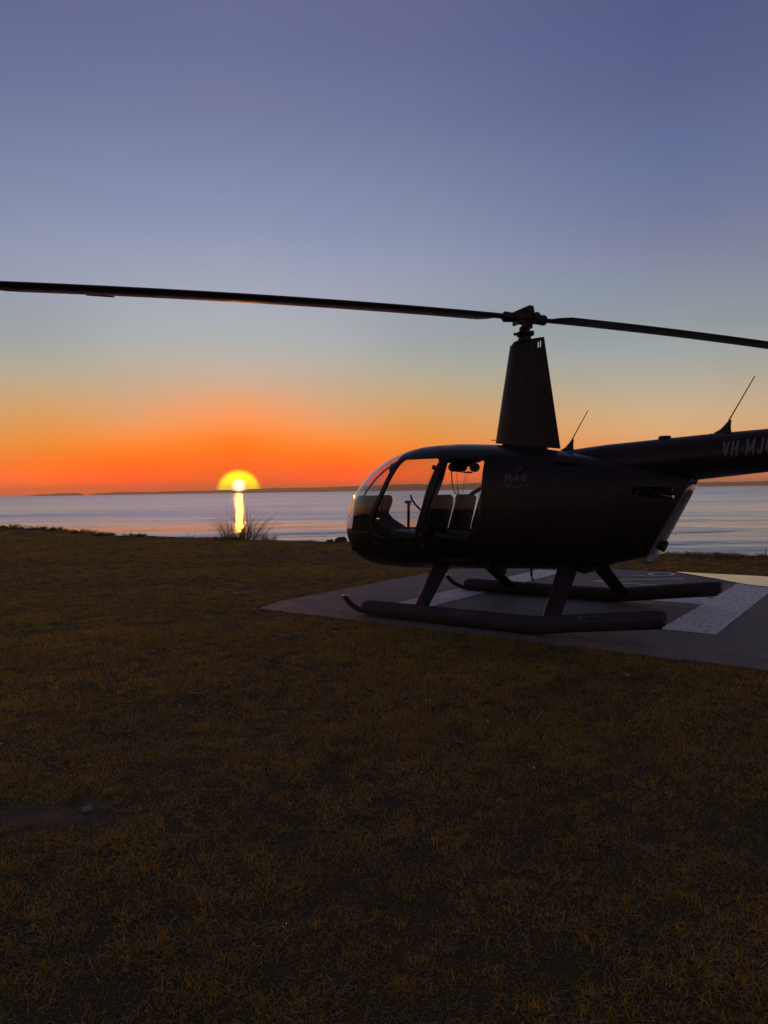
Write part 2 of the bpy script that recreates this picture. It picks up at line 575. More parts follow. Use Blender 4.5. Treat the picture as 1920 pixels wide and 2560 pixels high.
# ---- sea
def sea_material():
    m = bpy.data.materials.new("sea water")
    m.use_nodes = True
    n = N(m.node_tree)
    co = n.new('ShaderNodeTexCoord').outputs['Object']
    wind = n.noise(n.scaled(co, (0.006, 0.03, 1)), 1.0, 4, 0.6)
    lg = n.math('LOGARITHM', n.vmath('LENGTH', co, out=1), 10.0)
    h1 = n.noise(n.scaled(co, (0.07, 0.17, 1)), 1.0, 4, 0.62)
    h2 = n.noise(n.scaled(co, (0.6, 1.9, 1)), 1.0, 3, 0.6)
    h3 = n.noise(n.scaled(co, (0.02, 0.08, 1)), 1.0, 3, 0.6)
    h4 = n.noise(n.scaled(co, (0.006, 0.020, 1)), 1.0, 3, 0.6)
    h = n.math('ADD', n.math('MULTIPLY', h1, 1.5), n.math('ADD', n.math('MULTIPLY', h2, .35), n.math('ADD', n.math('MULTIPLY', h3, 1.6), n.math('MULTIPLY', h4, 6.0))))
    nrm_ = n.bump(h, 1.0, SEA_BUMP)
    # unresolved wavelets: a Gaussian spread of slopes, lying mostly along the swell
    gl = n.new('ShaderNodeBsdfAnisotropic', distribution='BECKMANN')
    gl.inputs['Color'].default_value = (1, 1, 1, 1)
    n.put(gl.inputs['Roughness'], n.math('ADD', n.mapr(lg, 1.75, 3.2, SEA_R0, SEA_R1), n.mapr(wind, .3, .7, -.02, .05)))
    gl.inputs['Anisotropy'].default_value = -0.92
    tv = n.new('ShaderNodeCombineXYZ')
    tv.inputs[1].default_value = 1.0
    n.put(gl.inputs['Tangent'], tv.outputs[0])
    n.put(gl.inputs['Normal'], nrm_)
    df = n.new('ShaderNodeBsdfDiffuse')
    df.inputs[0].default_value = (0.060, 0.066, 0.075, 1)
    fr = n.new('ShaderNodeFresnel')
    fr.inputs[0].default_value = 1.45
    n.put(fr.inputs['Normal'], nrm_)
    mx = n.new('ShaderNodeMixShader')
    n.put(mx.inputs[0], fr.outputs[0])
    n.put(mx.inputs[1], df.outputs[0])
    n.put(mx.inputs[2], gl.outputs[0])
    n.put(n.new('ShaderNodeOutputMaterial').inputs[0], mx.outputs[0])
    return m


SEA_BUMP, SEA_R0, SEA_R1 = 0.19, 0.07, 0.115
SEA_Z = -3.0
inv = np.linspace(1 / 14.0, 1 / 9000.0, 420)
rr = 1 / inv
aa = np.concatenate([np.linspace(-88, -36, 90)[:-1], np.linspace(-36, 36, 620), np.linspace(36, 88, 90)[1:]])
RR, AA = np.meshgrid(rr, np.radians(aa), indexing='ij')
SX, SY = RR * np.sin(AA), RR * np.cos(AA)
SZ = np.zeros_like(SX)
drr = np.gradient(rr)[:, None]
for lam in (150, 100, 68, 46, 34, 26, 19, 14, 10.5, 8, 6.1, 4.7, 3.6, 2.8):
    for k in range(3):
        th = rng.normal(0, 0.30)
        kx, ky = math.sin(th) * 2 * math.pi / lam, math.cos(th) * 2 * math.pi / lam
        amp = 0.0042 * lam ** 0.9 * (.8 if lam < 30 else .2) * rng.uniform(.6, 1.2)
        SZ += amp * np.sin(kx * SX + ky * SY + rng.uniform(0, 6.28)) * np.clip((lam - 1.6 * drr) / (lam + drr), 0, 1)
SZ += SEA_Z
sea = tag(link("sea", grid_mesh("sea", np.stack([SX, SY, SZ], -1)), sea_material()), kind='structure',
          label="calm rippled sea under the sunset, reaching to the hills on the horizon")

# ---- far hills
M_HILL = material("far wooded hills", (0.055, 0.060, 0.045), 0.95, spec=0.1, var=0.3, vscale=0.01)


def hill_strip(name, pts, dist, label):
    """pts: (photo column, height of the crest above the water in photo pixels)"""
    xs = np.array([p[0] for p in pts], float)
    hs = np.array([p[1] for p in pts], float)
    q = np.linspace(xs[0], xs[-1], int((xs[-1] - xs[0]) / 4) + 2)
    hh = np.interp(q, xs, hs) * 0.92 + 0.4 * (np.interp(q, xs, hs) > 2)
    fade = np.clip(hh / 3.0, 0, 1)
    hh = hh + fade * (0.7 * value_noise(q, q * 0, 22, 31) + 0.45 * value_noise(q, q * 0, 8, 32))
    az = np.arctan((q - 960) / 1800.0)
    rowsP = []
    for f, dd2 in ((0.0, -0.004), (0.35, 0.004), (0.75, 0.012), (1.0, 0.03), (0.6, 0.06), (0.0, 0.09)):
        rad = dist * (1 + dd2) / np.cos(az)
        top = (hh * f / 1800.0) * dist
        wob = top * 0.25 * value_noise(q, q * 0 + dd2 * 500, 14, 33) * (0 < f < 1)
        rowsP.append(np.stack([rad * np.sin(az), rad * np.cos(az), SEA_Z - 0.8 + np.maximum(top + wob, 0)], -1))
    P = np.stack(rowsP)
    return tag(link(name, grid_mesh(name, P), M_HILL), kind='structure', label=label)


hill_strip("island", [(70, 0), (82, 2.2), (105, 3.6), (135, 4.6), (160, 5.4), (185, 6.8), (198, 6), (206, 3.5), (212, 0)], 7600,
           "low dark island on the horizon at the left")
hill_strip("hills", [(217, 0), (235, 3), (262, 5.5), (290, 8), (330, 7), (380, 6.5), (440, 7.5), (500, 8.0), (550, 9.0), (578, 9.3), (588, 7.5), (596, 4.2),
                     (604, 4.5), (613, 8), (622, 11), (660, 12), (720, 13), (790, 13), (860, 14), (930, 15), (990, 17), (1040, 18), (1090, 16), (1150, 17),
                     (1200, 19), (1260, 17), (1400, 15), (1550, 13), (1700, 12), (1830, 12), (1930, 13), (2100, 11), (2400, 13), (2700, 9)], 8100,
           "long hazy range of hills behind the sea, under the sun")

# ---- haze
hz = MB().box((0, 4600, 40), (19000, 9900, 94)).mesh("haze")
hm = bpy.data.materials.new("sea haze")
hm.use_nodes = True
n = N(hm.node_tree)
pv = n.new('ShaderNodeVolumePrincipled')
pv.inputs['Color'].default_value = (0.97, 0.80, 0.45, 1)
pv.inputs['Density'].default_value = 1.25e-4
pv.inputs['Anisotropy'].default_value = 0.6
n.put(n.new('ShaderNodeOutputMaterial').inputs['Volume'], pv.outputs[0])
haze = tag(link("haze", hz, hm), kind='stuff', label="thin evening haze over the sea")

# ---- landing pad
def concrete_material():
    m = bpy.data.materials.new("weathered concrete")
    m.use_nodes = True
    n = N(m.node_tree, clear=False)
    b = m.node_tree.nodes['Principled BSDF']
    co = n.new('ShaderNodeTexCoord').outputs['Object']
    f1 = n.noise(co, 0.8, 5, 0.65)
    f2 = n.noise(co, 6, 5, 0.65)
    f3 = n.noise(co, 130, 2, 0.7)
    f4 = n.noise(n.scaled(co, (1, 9, 1)), 3.0, 4, 0.6)
    c = n.mix(n.mapr(f1, .35, .65), (0.118, 0.098, 0.088), (0.168, 0.142, 0.128))
    c = n.mix(n.mapr(f2, .4, .7, 0, .55), c, (0.095, 0.083, 0.080))
    c = n.mix(n.mapr(f4, .5, .75, 0, .4), c, (0.20, 0.175, 0.16))
    c = n.mix(n.mapr(f3, .55, .8, 0, .5), c, (0.06, 0.053, 0.05))
    n.put(b.inputs['Base Color'], c)
    n.put(b.inputs['Roughness'], n.mapr(f2, .3, .7, .62, .85))
    n.put(b.inputs['Normal'], n.bump(n.math('ADD', f3, n.math('MULTIPLY', f2, 1.5)), 0.35, 0.004))
    return m


def marking_material():
    m = bpy.data.materials.new("worn white marking paint")
    m.use_nodes = True
    n = N(m.node_tree, clear=False)
    b = m.node_tree.nodes['Principled BSDF']
    co = n.new('ShaderNodeTexCoord').outputs['Object']
    f1 = n.noise(n.scaled(co, (16, 5, 1)), 1.6, 6, 0.78)
    f2 = n.noise(n.scaled(co, (1, .6, 1)), 48, 5, 0.8)
    f3 = n.noise(co, 2.0, 3, 0.6)
    w = n.math('ADD', n.mapr(f1, .53, .63, 0, .85), n.math('MULTIPLY', n.mapr(f2, .52, .64), n.mapr(f3, .35, .65, .15, .9)), clamp=True)
    c = n.mix(n.mapr(n.noise(co, 9, 4, .6), .3, .7), (0.58, 0.60, 0.60), (0.78, 0.76, 0.76))
    c = n.mix(w, c, (0.13, 0.115, 0.11))
    n.put(b.inputs['Base Color'], c)
    b.inputs['Roughness'].default_value = 0.62
    n.put(b.inputs['Normal'], n.bump(n.math('SUBTRACT', n.noise(co, 70, 3, .6), w), 0.4, 0.003))
    return m


M_CONC, M_MARK = concrete_material(), marking_material()
# slab outline with slightly crumbled edges
out = []
for (ax, ay), (bx, by) in (((PX1 - .22, PY1), (PX0, PY1)), ((PX0, PY1), (PX0, PY0)), ((PX0, PY0), (PX1 - .55, PY0)), ((PX1 - .55, PY0), (PX1, PY0 + 1.4)), ((PX1, PY0 + 1.4), (PX1 - .03, PY1 - .45)), ((PX1 - .03, PY1 - .45), (PX1 - .22, PY1))):
    L = math.hypot(bx - ax, by - ay)
    m_ = int(L / 0.12)
    for i in range(m_):
        t = i / m_
        nx, ny = (by - ay) / L, -(bx - ax) / L
        j = rng.normal(0, 0.008)
        out.append((ax + (bx - ax) * t + nx * j, ay + (by - ay) * t + ny * j))
pad_root = empty("landing_pad", (HX, HY, 0), HROT)
tag(pad_root, "concrete helicopter landing pad with worn white letter painted on it", kind='structure')
bm = bmesh.new()
vs = [bm.verts.new((x, y, 0)) for x, y in out]
f = bm.faces.new(vs)
if f.normal.z < 0:
    f.normal_flip()
ex = bmesh.ops.extrude_face_region(bm, geom=[f])
bmesh.ops.translate(bm, vec=(0, 0, -0.12), verts=[g for g in ex['geom'] if isinstance(g, bmesh.types.BMVert)])
bmesh.ops.recalc_face_normals(bm, faces=bm.faces)
me = bpy.data.meshes.new("slab")
bm.to_mesh(me)
bm.free()
link("slab", me, M_CONC, pad_root)


def flat_sheet(name, polys, z, mat, parent):
    bm = bmesh.new()
    for poly in polys:
        fc = bm.faces.new([bm.verts.new((x, y, z)) for x, y in poly])
        fc.normal_update()
        if fc.normal.z < 0:
            fc.normal_flip()
    me = bpy.data.meshes.new(name)
    bm.to_mesh(me)
    bm.free()
    return link(name, me, mat, parent)


def rough_rect(x0, x1, y0, y1):
    pts = []
    for (a, b) in (((x0, y0), (x1, y0)), ((x1, y0), (x1, y1)), ((x1, y1), (x0, y1)), ((x0, y1), (x0, y0))):
        L = math.hypot(b[0] - a[0], b[1] - a[1])
        for i in range(max(2, int(L / .06))):
            t = i / max(2, int(L / .06))
            pts.append((a[0] + (b[0] - a[0]) * t + rng.normal(0, .0035), a[1] + (b[1] - a[1]) * t + rng.normal(0, .0035)))
    return pts


def stroke(pts, w):
    pts = [Vector(p) for p in pts]
    l, r = [], []
    for i, p in enumerate(pts):
        t = (pts[min(i + 1, len(pts) - 1)] - pts[max(i - 1, 0)]).normalized()
        nn = Vector((-t.y, t.x)) * w / 2
        l.append(tuple(p + nn))
        r.append(tuple(p - nn))
    return [[l[i], l[i + 1], r[i + 1], r[i]] for i in range(len(pts) - 1)]


flat_sheet("painted_bar", [rough_rect(1.045, 1.525, -3.75, 0.27)], 0.004, M_MARK, pad_root)
flat_sheet("painted_bar", [rough_rect(-1.955, -1.475, -3.75, 0.30)], 0.004, M_MARK, pad_root)
flat_sheet("painted_crossbar", [rough_rect(-1.472, 1.042, -1.93, -1.40)], 0.004, M_MARK, pad_root)
flat_sheet("painted_letter", stroke([(0.29, -2.80), (-0.727, -3.70)], 0.075) + stroke([(0.29, -2.762), (-0.72, -2.77)], 0.075), 0.004, M_MARK, pad_root)
ring = [(-0.335 + 0.165 * math.cos(a), -4.04 + 0.215 * math.sin(a)) for a in np.linspace(0, 2 * math.pi, 25)]
flat_sheet("painted_numeral", stroke(ring, 0.07) + stroke([(-0.42, -3.83), (-0.30, -3.72), (-0.13, -3.68), (0.02, -3.70)], 0.065), 0.008, M_MARK, pad_root)

# ---- puddle on the far edge of the pad
pm = bpy.data.materials.new("still puddle water")
pm.use_nodes = True
n = N(pm.node_tree, clear=False)
b = pm.node_tree.nodes['Principled BSDF']
b.inputs['Base Color'].default_value = (0.03, 0.027, 0.025, 1)
b.inputs['Roughness'].default_value = 0.02
b.inputs['IOR'].default_value = 1.33
b.inputs['Specular IOR Level'].default_value = 1.0
co = n.new('ShaderNodeTexCoord').outputs['Object']
n.put(b.inputs['Normal'], n.bump(n.noise(co, 4, 2, .5), 0.06, 0.01))
pts = [(-0.40, -4.42), (-0.62, -4.42), (-1.0, -4.40), (-1.44, -4.44), (-1.8, -4.40), (-2.4, -4.42), (-2.95, -4.3), (-3.1, -3.9), (-2.9, -3.5), (-2.45, -3.3),
       (-2.1, -3.26), (-1.87, -3.27), (-1.62, -3.36), (-1.33, -3.62), (-1.15, -3.82), (-0.95, -3.97), (-0.68, -4.20)]
pud = flat_sheet("puddle", [chaikin(pts, 2)], 0.012, pm, None)
pud.matrix_world = HM
tag(pud, "shallow rain puddle mirroring the sky on the far edge of the landing pad", kind='structure')

# ================================================================== THE HELICOPTER
heli = empty("helicopter", (HX, HY, 0), HROT)
tag(heli, "dark four seat helicopter with inflatable skid floats parked on the concrete pad", "helicopter")

XT, XB = 2.40, -1.74
f_top = pchip([XB, -1.5, -1.2, -.9, -.45, 0, .4, .76, 1.08, 1.3, 1.5, 1.75, 1.95, 2.12, 2.25, 2.33, 2.38, XT],
              [1.40, 1.48, 1.56, 1.63, 1.705, 1.775, 1.815, 1.835, 1.83, 1.80, 1.755, 1.655, 1.535, 1.38, 1.215, 1.08, .97, .87])
f_bot = pchip([XB, -1.66, -1.52, -1.43, -1.1, -.9, -.75, -.6, -.4, 0, .4, 1.1, 1.5, 1.8, 2.05, 2.22, 2.33, 2.38, XT],
              [1.0, .86, .74, .69, .60, .55, .503, .498, .49, .475, .455, .425, .415, .42, .465, .545, .65, .75, .87])
f_wid = pchip([XB, -1.5, -1.2, -.9, -.5, 0, .4, .8, 1.2, 1.5, 1.75, 1.95, 2.12, 2.25, 2.33, 2.38, XT],
              [.175, .235, .335, .44, .55, .62, .64, .645, .635, .605, .555, .485, .395, .29, .20, .115, 0.0])
f_zc = pchip([XB, -1.2, -.5, .5, 1.5, 2.0, XT], [1.25, 1.12, 1.05, 1.05, 1.0, .95, .87])
f_ex = pchip([XB, -1.2, -.5, .2, 1.2, 1.8, 2.2, XT], [3.8, 3.4, 3.1, 3.2, 3.2, 2.8, 2.4, 2.2])


def section(x, th, off=0.0):
    zt, zb, w, zc, ne = float(f_top(x)) - off, float(f_bot(x)) + off, float(f_wid(x)) - off, float(f_zc(x)), float(f_ex(x))
    w = max(w, 0.004)
    if zt - zb < 0.01:
        zt = zb = (zt + zb) / 2
        zt += .005
        zb -= .005
    zc = min(max(zc, zb + .02 * (zt - zb)), zt - .02 * (zt - zb))
    c, s = np.cos(th), np.sin(th)
    y = w * np.sign(c) * np.abs(c) ** (2 / ne)
    z = zc + np.where(s >= 0, zt - zc, zc - zb) * np.sign(s) * np.abs(s) ** (2 / ne)
    return y, z


def body_y(x, z, off=0.0):
    """half width of the body at station x and height z"""
    zt, zb, w, zc, ne = float(f_top(x)), float(f_bot(x)), float(f_wid(x)), float(f_zc(x)), float(f_ex(x))
    k = (z - zc) / (zt - zc) if z > zc else (zc - z) / (zc - zb)
    return max(w * max(1 - min(abs(k), 1) ** ne, 0.0) ** (1 / ne), 0.0) - off


def loft(name, x0, x1, off=0.0, nx=90, nt=84, warp=True):
    t = np.linspace(0, 1, nx)
    # denser towards the nose
    xs = x0 + (x1 - x0) * np.sin(t * math.pi / 2) if warp else x0 + (x1 - x0) * t
    th0 = np.linspace(0, 2 * math.pi, nt, endpoint=False)
    V, F = [], []
    for x in xs:
        ne = float(f_ex(x))
        y, z = section(x, th0, off)
        V += [(x, a, b_) for a, b_ in zip(y, z)]
    for i in range(nx - 1):
        for k in range(nt):
            F.append((i * nt + k, i * nt + (k + 1) % nt, (i + 1) * nt + (k + 1) % nt, (i + 1) * nt + k))
    F.append(tuple(range(nt)))
    F.append(tuple(range((nx - 1) * nt, nx * nt))[::-1])
    m = MB().add(V, F)
    return m.mesh(name)


def prism(poly, y0, y1):
    return MB().prism(poly, y0, y1).mesh("cut")


# outlines seen from the side, (x, z)
WIN_F = roundpoly([(1.272, 1.668), (1.33, 1.575), (1.475, 1.287), (1.585, 1.12), (1.655, .97), (1.64, .83), (1.53, .80), (1.02, .80), (1.015, .89), (.742, 1.665)], .045)
WIN_R = roundpoly([(.925, .80), (.94, .86), (.655, 1.655), (.21, 1.635), (.20, 1.25), (.235, .95), (.33, .815)], .045)
DOOR_F = roundpoly([(1.295, 1.70), (1.357, 1.572), (1.497, 1.295), (1.606, 1.128), (1.678, .975), (1.67, .74), (1.55, .60), (1.00, .575), (.985, .89), (.705, 1.705)], .05)
DOOR_R = roundpoly([(.95, .575), (.97, .88), (.685, 1.70), (.17, 1.675), (.155, 1.25), (.19, .93), (.33, .62), (.45, .575)], .06)
BUB = [(1.30, 2.3), (1.315, 1.78), (1.335, 1.695), (1.388, 1.577), (1.527, 1.30), (1.635, 1.135), (1.708, .975), (1.712, .855), (2.0, .848), (2.7, .842), (2.7, 2.3)]

outer = loft("outer", XB, XT)
cavity = loft("cavity", .13, 2.36, .034, nx=70, nt=72)
shell = boolean(outer, cavity, 'DIFFERENCE')
bub_outer = loft("outer", .9, XT, 0.0, nx=110)
bub_inner = loft("inner", .8, 2.392, .006, nx=110)
bub = boolean(boolean(bub_outer, bub_inner, 'DIFFERENCE'), prism(offset(BUB, -0.002), -1, 1), 'INTERSECT')
link("windshield", smooth(bub, 40), M_GLASS, heli)

fus = boolean(shell, prism(BUB, -1, 1), 'DIFFERENCE')
doors = []
for s in (1, -1):
    for dpoly, wpoly in ((DOOR_F, WIN_F), (DOOR_R, WIN_R)):
        y0, y1 = (0.2, 1.0) if s > 0 else (-1.0, -0.2)
        dm = boolean(shell, prism(offset(dpoly, -0.003), y0, y1), 'INTERSECT')
        dm = boolean(dm, prism(wpoly, y0, y1), 'DIFFERENCE')
        fus = boolean(fus, prism(dpoly, y0, y1), 'DIFFERENCE')
        doors.append((s, dm, wpoly, dpoly))
# rear face of the engine bay: cut off along a slant, and the open slot under the boom
slant = MB().box((-0.5, 0, 0), (1.0, 2, 3)).mesh("cut")
P0, P1 = Vector((-1.655, 0, 1.28)), Vector((-1.40, 0, .80))
ax = (P0 - P1).normalized()
Mx = Matrix.Translation((P0 + P1) / 2) @ Matrix.Rotation(math.atan2(ax.x, ax.z), 4, 'Y')
slant.transform(Mx)
fus = boolean(fus, slant, 'DIFFERENCE')
slot = prism([(-1.565, 1.315), (-1.24, 1.33), (-1.22, 1.275), (-1.26, 1.24), (-1.585, 1.215)], -1, 1)
fus = boolean(fus, slot, 'DIFFERENCE')
link("fuselage", smooth(fus, 30), M_PAINT, heli)

for s, dm, wpoly, dpoly in doors:
    door = link("door", smooth(dm, 30), M_PAINT, heli)
    # window pane follows the curve of the body, just inside the frame
    poly = offset(wpoly, 0.006)
    bm = bmesh.new()
    fc = bm.faces.new([bm.verts.new((x, 0, z)) for x, z in poly])
    bmesh.ops.triangulate(bm, faces=[fc])
    bmesh.ops.subdivide_edges(bm, edges=[e for e in bm.edges if e.calc_length() > .1], cuts=4, use_grid_fill=True)
    for v in bm.verts:
        v.co.y = s * (body_y(v.co.x, v.co.z) - 0.018)
    me = bpy.data.meshes.new("window_pane")
    bm.to_mesh(me)
    bm.free()
    me.shade_smooth()
    link("window_pane", me, M_GLASS, door)
    hx_, hz_ = (.80, 1.0) if dpoly is DOOR_R else (1.10, .74)
    hy_ = s * (body_y(hx_, hz_) + .012)
    MB().box((hx_, hy_, hz_), (.085, .02, .022), bev=.006).build("door_handle", M_BLACK, door)
    hp = [(x, z) for x, z in (((1.60, .72), (1.66, .92)) if dpoly is DOOR_F else ((.93, .72), (.945, .84)))]
    for x, z in hp:
        yy = s * (body_y(x, z) + .004)
        MB().box((x, yy, z), (.05, .014, .03), bev=.004).build("hinge", M_BLACK, door)

# centre strip and compass of the windshield
pts = []
for x in (1.32, 1.5, 1.7, 1.88, 2.02, 2.14, 2.24, 2.31, 2.365):
    pts.append((x, 0, float(f_top(x)) - .012))
pts.append((2.392, 0, .86))
MB().tube(pts, .016, 8, squash=(1, .55)).build("windshield_strip", M_BLACK, heli)
mb = MB().lathe([(.012, -.05), (.034, -.042), (.040, -.01), (.040, .02), (.022, .035), (.012, .06)], 16, (1.765, 0, 1.592))
mb.box((1.76, 0, 1.625), (.03, .02, .05))
mb.build("compass", M_BLACK, heli)
# lower lip of the windshield
lip = [(x, float(s_) * (body_y(x, .845) + .002), .845) for s_, xs_ in ((1, np.linspace(1.73, 2.385, 14)), (-1, np.linspace(2.385, 1.73, 14))) for x in xs_]
MB().tube(lip, .007, 6).build("windshield_trim", M_STRUT, heli)

# ---- mast fairing
def fairing_mesh(shrink=0.0, zlo=0.0, zhi=0.0):
    V, F = [], []
    nz, nt = 14, 64
    for i in range(nz):
        t = i / (nz - 1)
        z0 = 1.0 * t
        xf = .355 + (.170 - .355) * t - shrink
        xr = -.395 + (-.222 + .395) * t + shrink
        w = .100 + (.066 - .100) * t - shrink
        for k in range(nt):
            a = 2 * math.pi * k / nt
            u = (1 - math.cos(a)) / 2                    # 0 front .. 1 rear
            x = xf + (xr - xf) * u
            y = w * 2.0 * math.sin(a) * (1 - u) ** 0.30 * 0.62
            zb = 1.828 - .092 * u
            zt = 2.885 + .035 * u - (0.02 if u < .12 else 0)
            V.append((x, y, zb - zlo + (zt + zhi - zb + zlo) * z0))
    for i in range(nz - 1):
        for k in range(nt):
            F.append((i * nt + k, i * nt + (k + 1) % nt, (i + 1) * nt + (k + 1) % nt, (i + 1) * nt + k))
    F.append(tuple(range(nt)))
    F.append(tuple(range((nz - 1) * nt, nz * nt))[::-1])
    return MB().add(V, F).mesh("fairing")


fm = fairing_mesh()
view = Vector((-3.33, 7.18, 0)).normalized()
for xs_, z0, z1 in ((-.155, 2.81, 2.885), (-.18, 2.815, 2.89), (-.115, 2.868, 2.876)):
    cut = MB().box((xs_, 0, (z0 + z1) / 2), (.010, 1.0, z1 - z0), M=Matrix.Rotation(math.atan2(-view.x, view.y), 4, 'Z')).mesh("cut")
    fm = boolean(fm, cut, 'DIFFERENCE')
fair = link("mast_fairing", smooth(fm, 70), M_FAIR, heli)
MB().tube([(.335, .02, 1.862), (.40, .02, 1.866)], .005, 6).build("probe", M_BLACK, fair)
# collar and seal where the fairing stands on the roof
mb = MB().tube([(.12, 0, 1.70), (.12, 0, 1.93)], .075, 16, squash=(1, 1))
mb.box((0.02, 0, 1.765), (.52, .13, .10), bev=.03)
mb.build("fairing_pylon", M_FAIR, heli)
# shallow scoop on the shoulder
sc_v = []
MB().add([(-.50, .455, 1.600), (-.62, .42, 1.606), (-.80, .375, 1.560), (-.62, .445, 1.575), (-.60, .40, 1.645), (-.52, .41, 1.64)],
         [(0, 1, 4, 5), (1, 2, 4), (0, 3, 1), (3, 2, 1), (0, 5, 4, 2, 3)]).build("air_scoop", M_STRUT, heli)

# ---- mast, swashplate, hub
MB().tube([(0, 0, 1.75), (0, 0, 3.22)], .034, 16).build("mast", M_METAL, heli)
mb = MB()
mb.lathe([(.034, 2.86), (.085, 2.87), (.098, 2.885), (.098, 2.905), (.072, 2.915), (.066, 2.95), (.088, 2.96), (.095, 2.975), (.09, 2.995), (.06, 3.005), (.055, 3.05), (.04, 3.06)], 22)
for k in range(5):
    a = 2 * math.pi * k / 5 + .4
    mb.box((.098 * math.cos(a), .098 * math.sin(a), 2.985), (.04, .03, .028), M=Matrix.Rotation(a, 4, 'Z'), bev=.008)
for k in range(3):
    a = 2 * math.pi * k / 3 + .2
    mb.box((.10 * math.cos(a), .10 * math.sin(a), 2.895), (.04, .03, .028), M=Matrix.Rotation(a, 4, 'Z'), bev=.008)
    mb.tube([(.10 * math.cos(a), .10 * math.sin(a), 2.80), (.10 * math.cos(a), .10 * math.sin(a), 2.90)], .008, 8)
mb.build("swashplate", M_METAL, heli)

AZ = R(55)
RB = Matrix.Rotation(AZ, 4, 'Z')             # blade axis -> local x
HUBZ = 3.145
def bx(p, M=RB):
    return M @ Vector(p)


hub = MB()
hub.box(bx((0, 0, HUBZ)), (.30, .085, .085), M=RB, bev=.02)
hub.box(bx((0.0, 0, HUBZ + .015)), (.20, .11, .10), M=RB, bev=.02)
# peaked teeter block
pk = [(-.155, .045), (-.10, .075), (.035, .135), (.085, .130), (.10, .06), (.12, 0), (-.16, 0)]
pm_ = MB().prism([(-x, z) for x, z in pk], -.045, .045).mesh("pk")
pm_.transform(Matrix.Translation((0, 0, HUBZ)) @ RB)
hub.add([v.co for v in pm_.vertices], [tuple(p.vertices) for p in pm_.polygons])
for sx in (1, -1):
    Mc = RB @ Matrix.Rotation(R(90), 4, 'X')
    hub.lathe([(.02, -.075), (.045, -.07), (.048, 0), (.045, .07), (.02, .075)], 16, bx((sx * .115, 0, HUBZ + .018)), M=Mc)
    hub.lathe([(.01, -.10), (.022, -.095), (.022, .095), (.01, .10)], 12, bx((sx * .075, 0, HUBZ - .045)), M=Mc)
hub.lathe([(.012, -.085), (.026, -.08), (.026, .08), (.012, .085)], 14, bx((0, 0, HUBZ + .085)), M=RB @ Matrix.Rotation(R(90), 4, 'X'))
hub.build("rotor_hub", M_METAL, heli)
for sx in (1, -1):
    ph_ = MB()
    ph_.box(bx((sx * .085, sx * .075, HUBZ - .062)), (.10, .05, .05), M=RB, bev=.015)
    ph_.lathe([(.01, -.03), (.022, -.025), (.022, .025), (.01, .03)], 10, bx((sx * .06, sx * .095, HUBZ - .085)))
    ph_.build("pitch_horn", M_METAL, heli)
    MB().tube([bx((sx * .06, sx * .095, HUBZ - .08)), bx((sx * .066, sx * .075, 2.98))], .0075, 8).build("pitch_link", M_METAL, heli)


def make_blade(sx):
    """a drooping blade; local span axis along +x, built then turned"""
    RAD, CH = 5.10, .285
    prof = []
    npf = 13
    for k in range(npf):                       # leading edge -> trailing edge, upper
        u = (1 - math.cos(math.pi * k / (npf - 1))) / 2
        th = .17 * (1.4845 * math.sqrt(u) - .63 * u - 1.758 * u * u + 1.4215 * u ** 3 - .5075 * u ** 4)
        prof.append((u, th))
    loop = [(u, t) for u, t in prof] + [(u, -t) for u, t in prof[-2:0:-1]]
    V, F = [], []
    spans = [.30, .34, .39, .45, .60, .85, 1.1, 1.5, 2.0, 2.5, 3.0, 3.4, 3.8, 4.2, 4.6, 4.9, 5.0, RAD]
    n_ = len(loop)
    for r in spans:
        z = sx * .020 * r - .0055 * r * r + .004
        tw = R(0.6)
        ch = CH
        thk = 1.0
        if r < .45:
            k = (r - .30) / .15
            ch = .12 + (CH - .12) * k * k * (3 - 2 * k)
            thk = 2.0 - k
        le = .07 if r > .44 else .06
        if r >= 5.0:
            ch *= .97 if r < RAD else .85
        for u, t in loop:
            yy = le - u * ch
            zz = t * ch * thk
            c_, s_ = math.cos(tw), math.sin(tw)
            V.append((r, yy * c_ - zz * s_, z + yy * s_ + zz * c_))
    for i in range(len(spans) - 1):
        for k in range(n_):
            F.append((i * n_ + k, i * n_ + (k + 1) % n_, (i + 1) * n_ + (k + 1) % n_, (i + 1) * n_ + k))
    F.append(tuple(range(n_)))
    F.append(tuple(range((len(spans) - 1) * n_, len(spans) * n_))[::-1])
    M = Matrix.Translation((0, 0, HUBZ)) @ Matrix.Rotation(AZ + (0 if sx > 0 else math.pi), 4, 'Z')
    m = MB().add(V, F).mesh("rotor_blade")
    m.transform(M)
    b_ = link("rotor_blade", smooth(m, 30), M_BLADE, heli)
    # root boot
    zz = lambda r: sx * .020 * r - .0055 * r * r
    bm_ = MB().tube([(.10, 0, zz(.1)), (.125, 0, zz(.12)), (.15, 0, zz(.15)), (.215, 0, zz(.2)), (.245, 0, zz(.245)), (.262, 0, zz(.26))],
                    [.042, .052, .050, .056, .055, .04], 18).tube([(.25, 0, zz(.25)), (.46, 0, zz(.46))], [.030, .026], 14, squash=(1.3, .8)).mesh("blade_root")
    bm_.transform(M)
    link("blade_root", smooth(bm_, 40), M_METAL, b_)
    tb = MB()
    r0, r1 = 4.12, 4.36
    yt = .07 - CH
    tw = R(0.6)
    tb.box(((r0 + r1) / 2, yt * math.cos(tw) - .012, zz(4.24) + yt * math.sin(tw) + .002), (r1 - r0, .05, .004), M=Matrix.Rotation(R(-4), 4, 'X'))
    tm = tb.mesh("trim_tab")
    tm.transform(M)
    link("trim_tab", tm, M_METAL, b_)
    return b_


make_blade(1)
make_blade(-1)

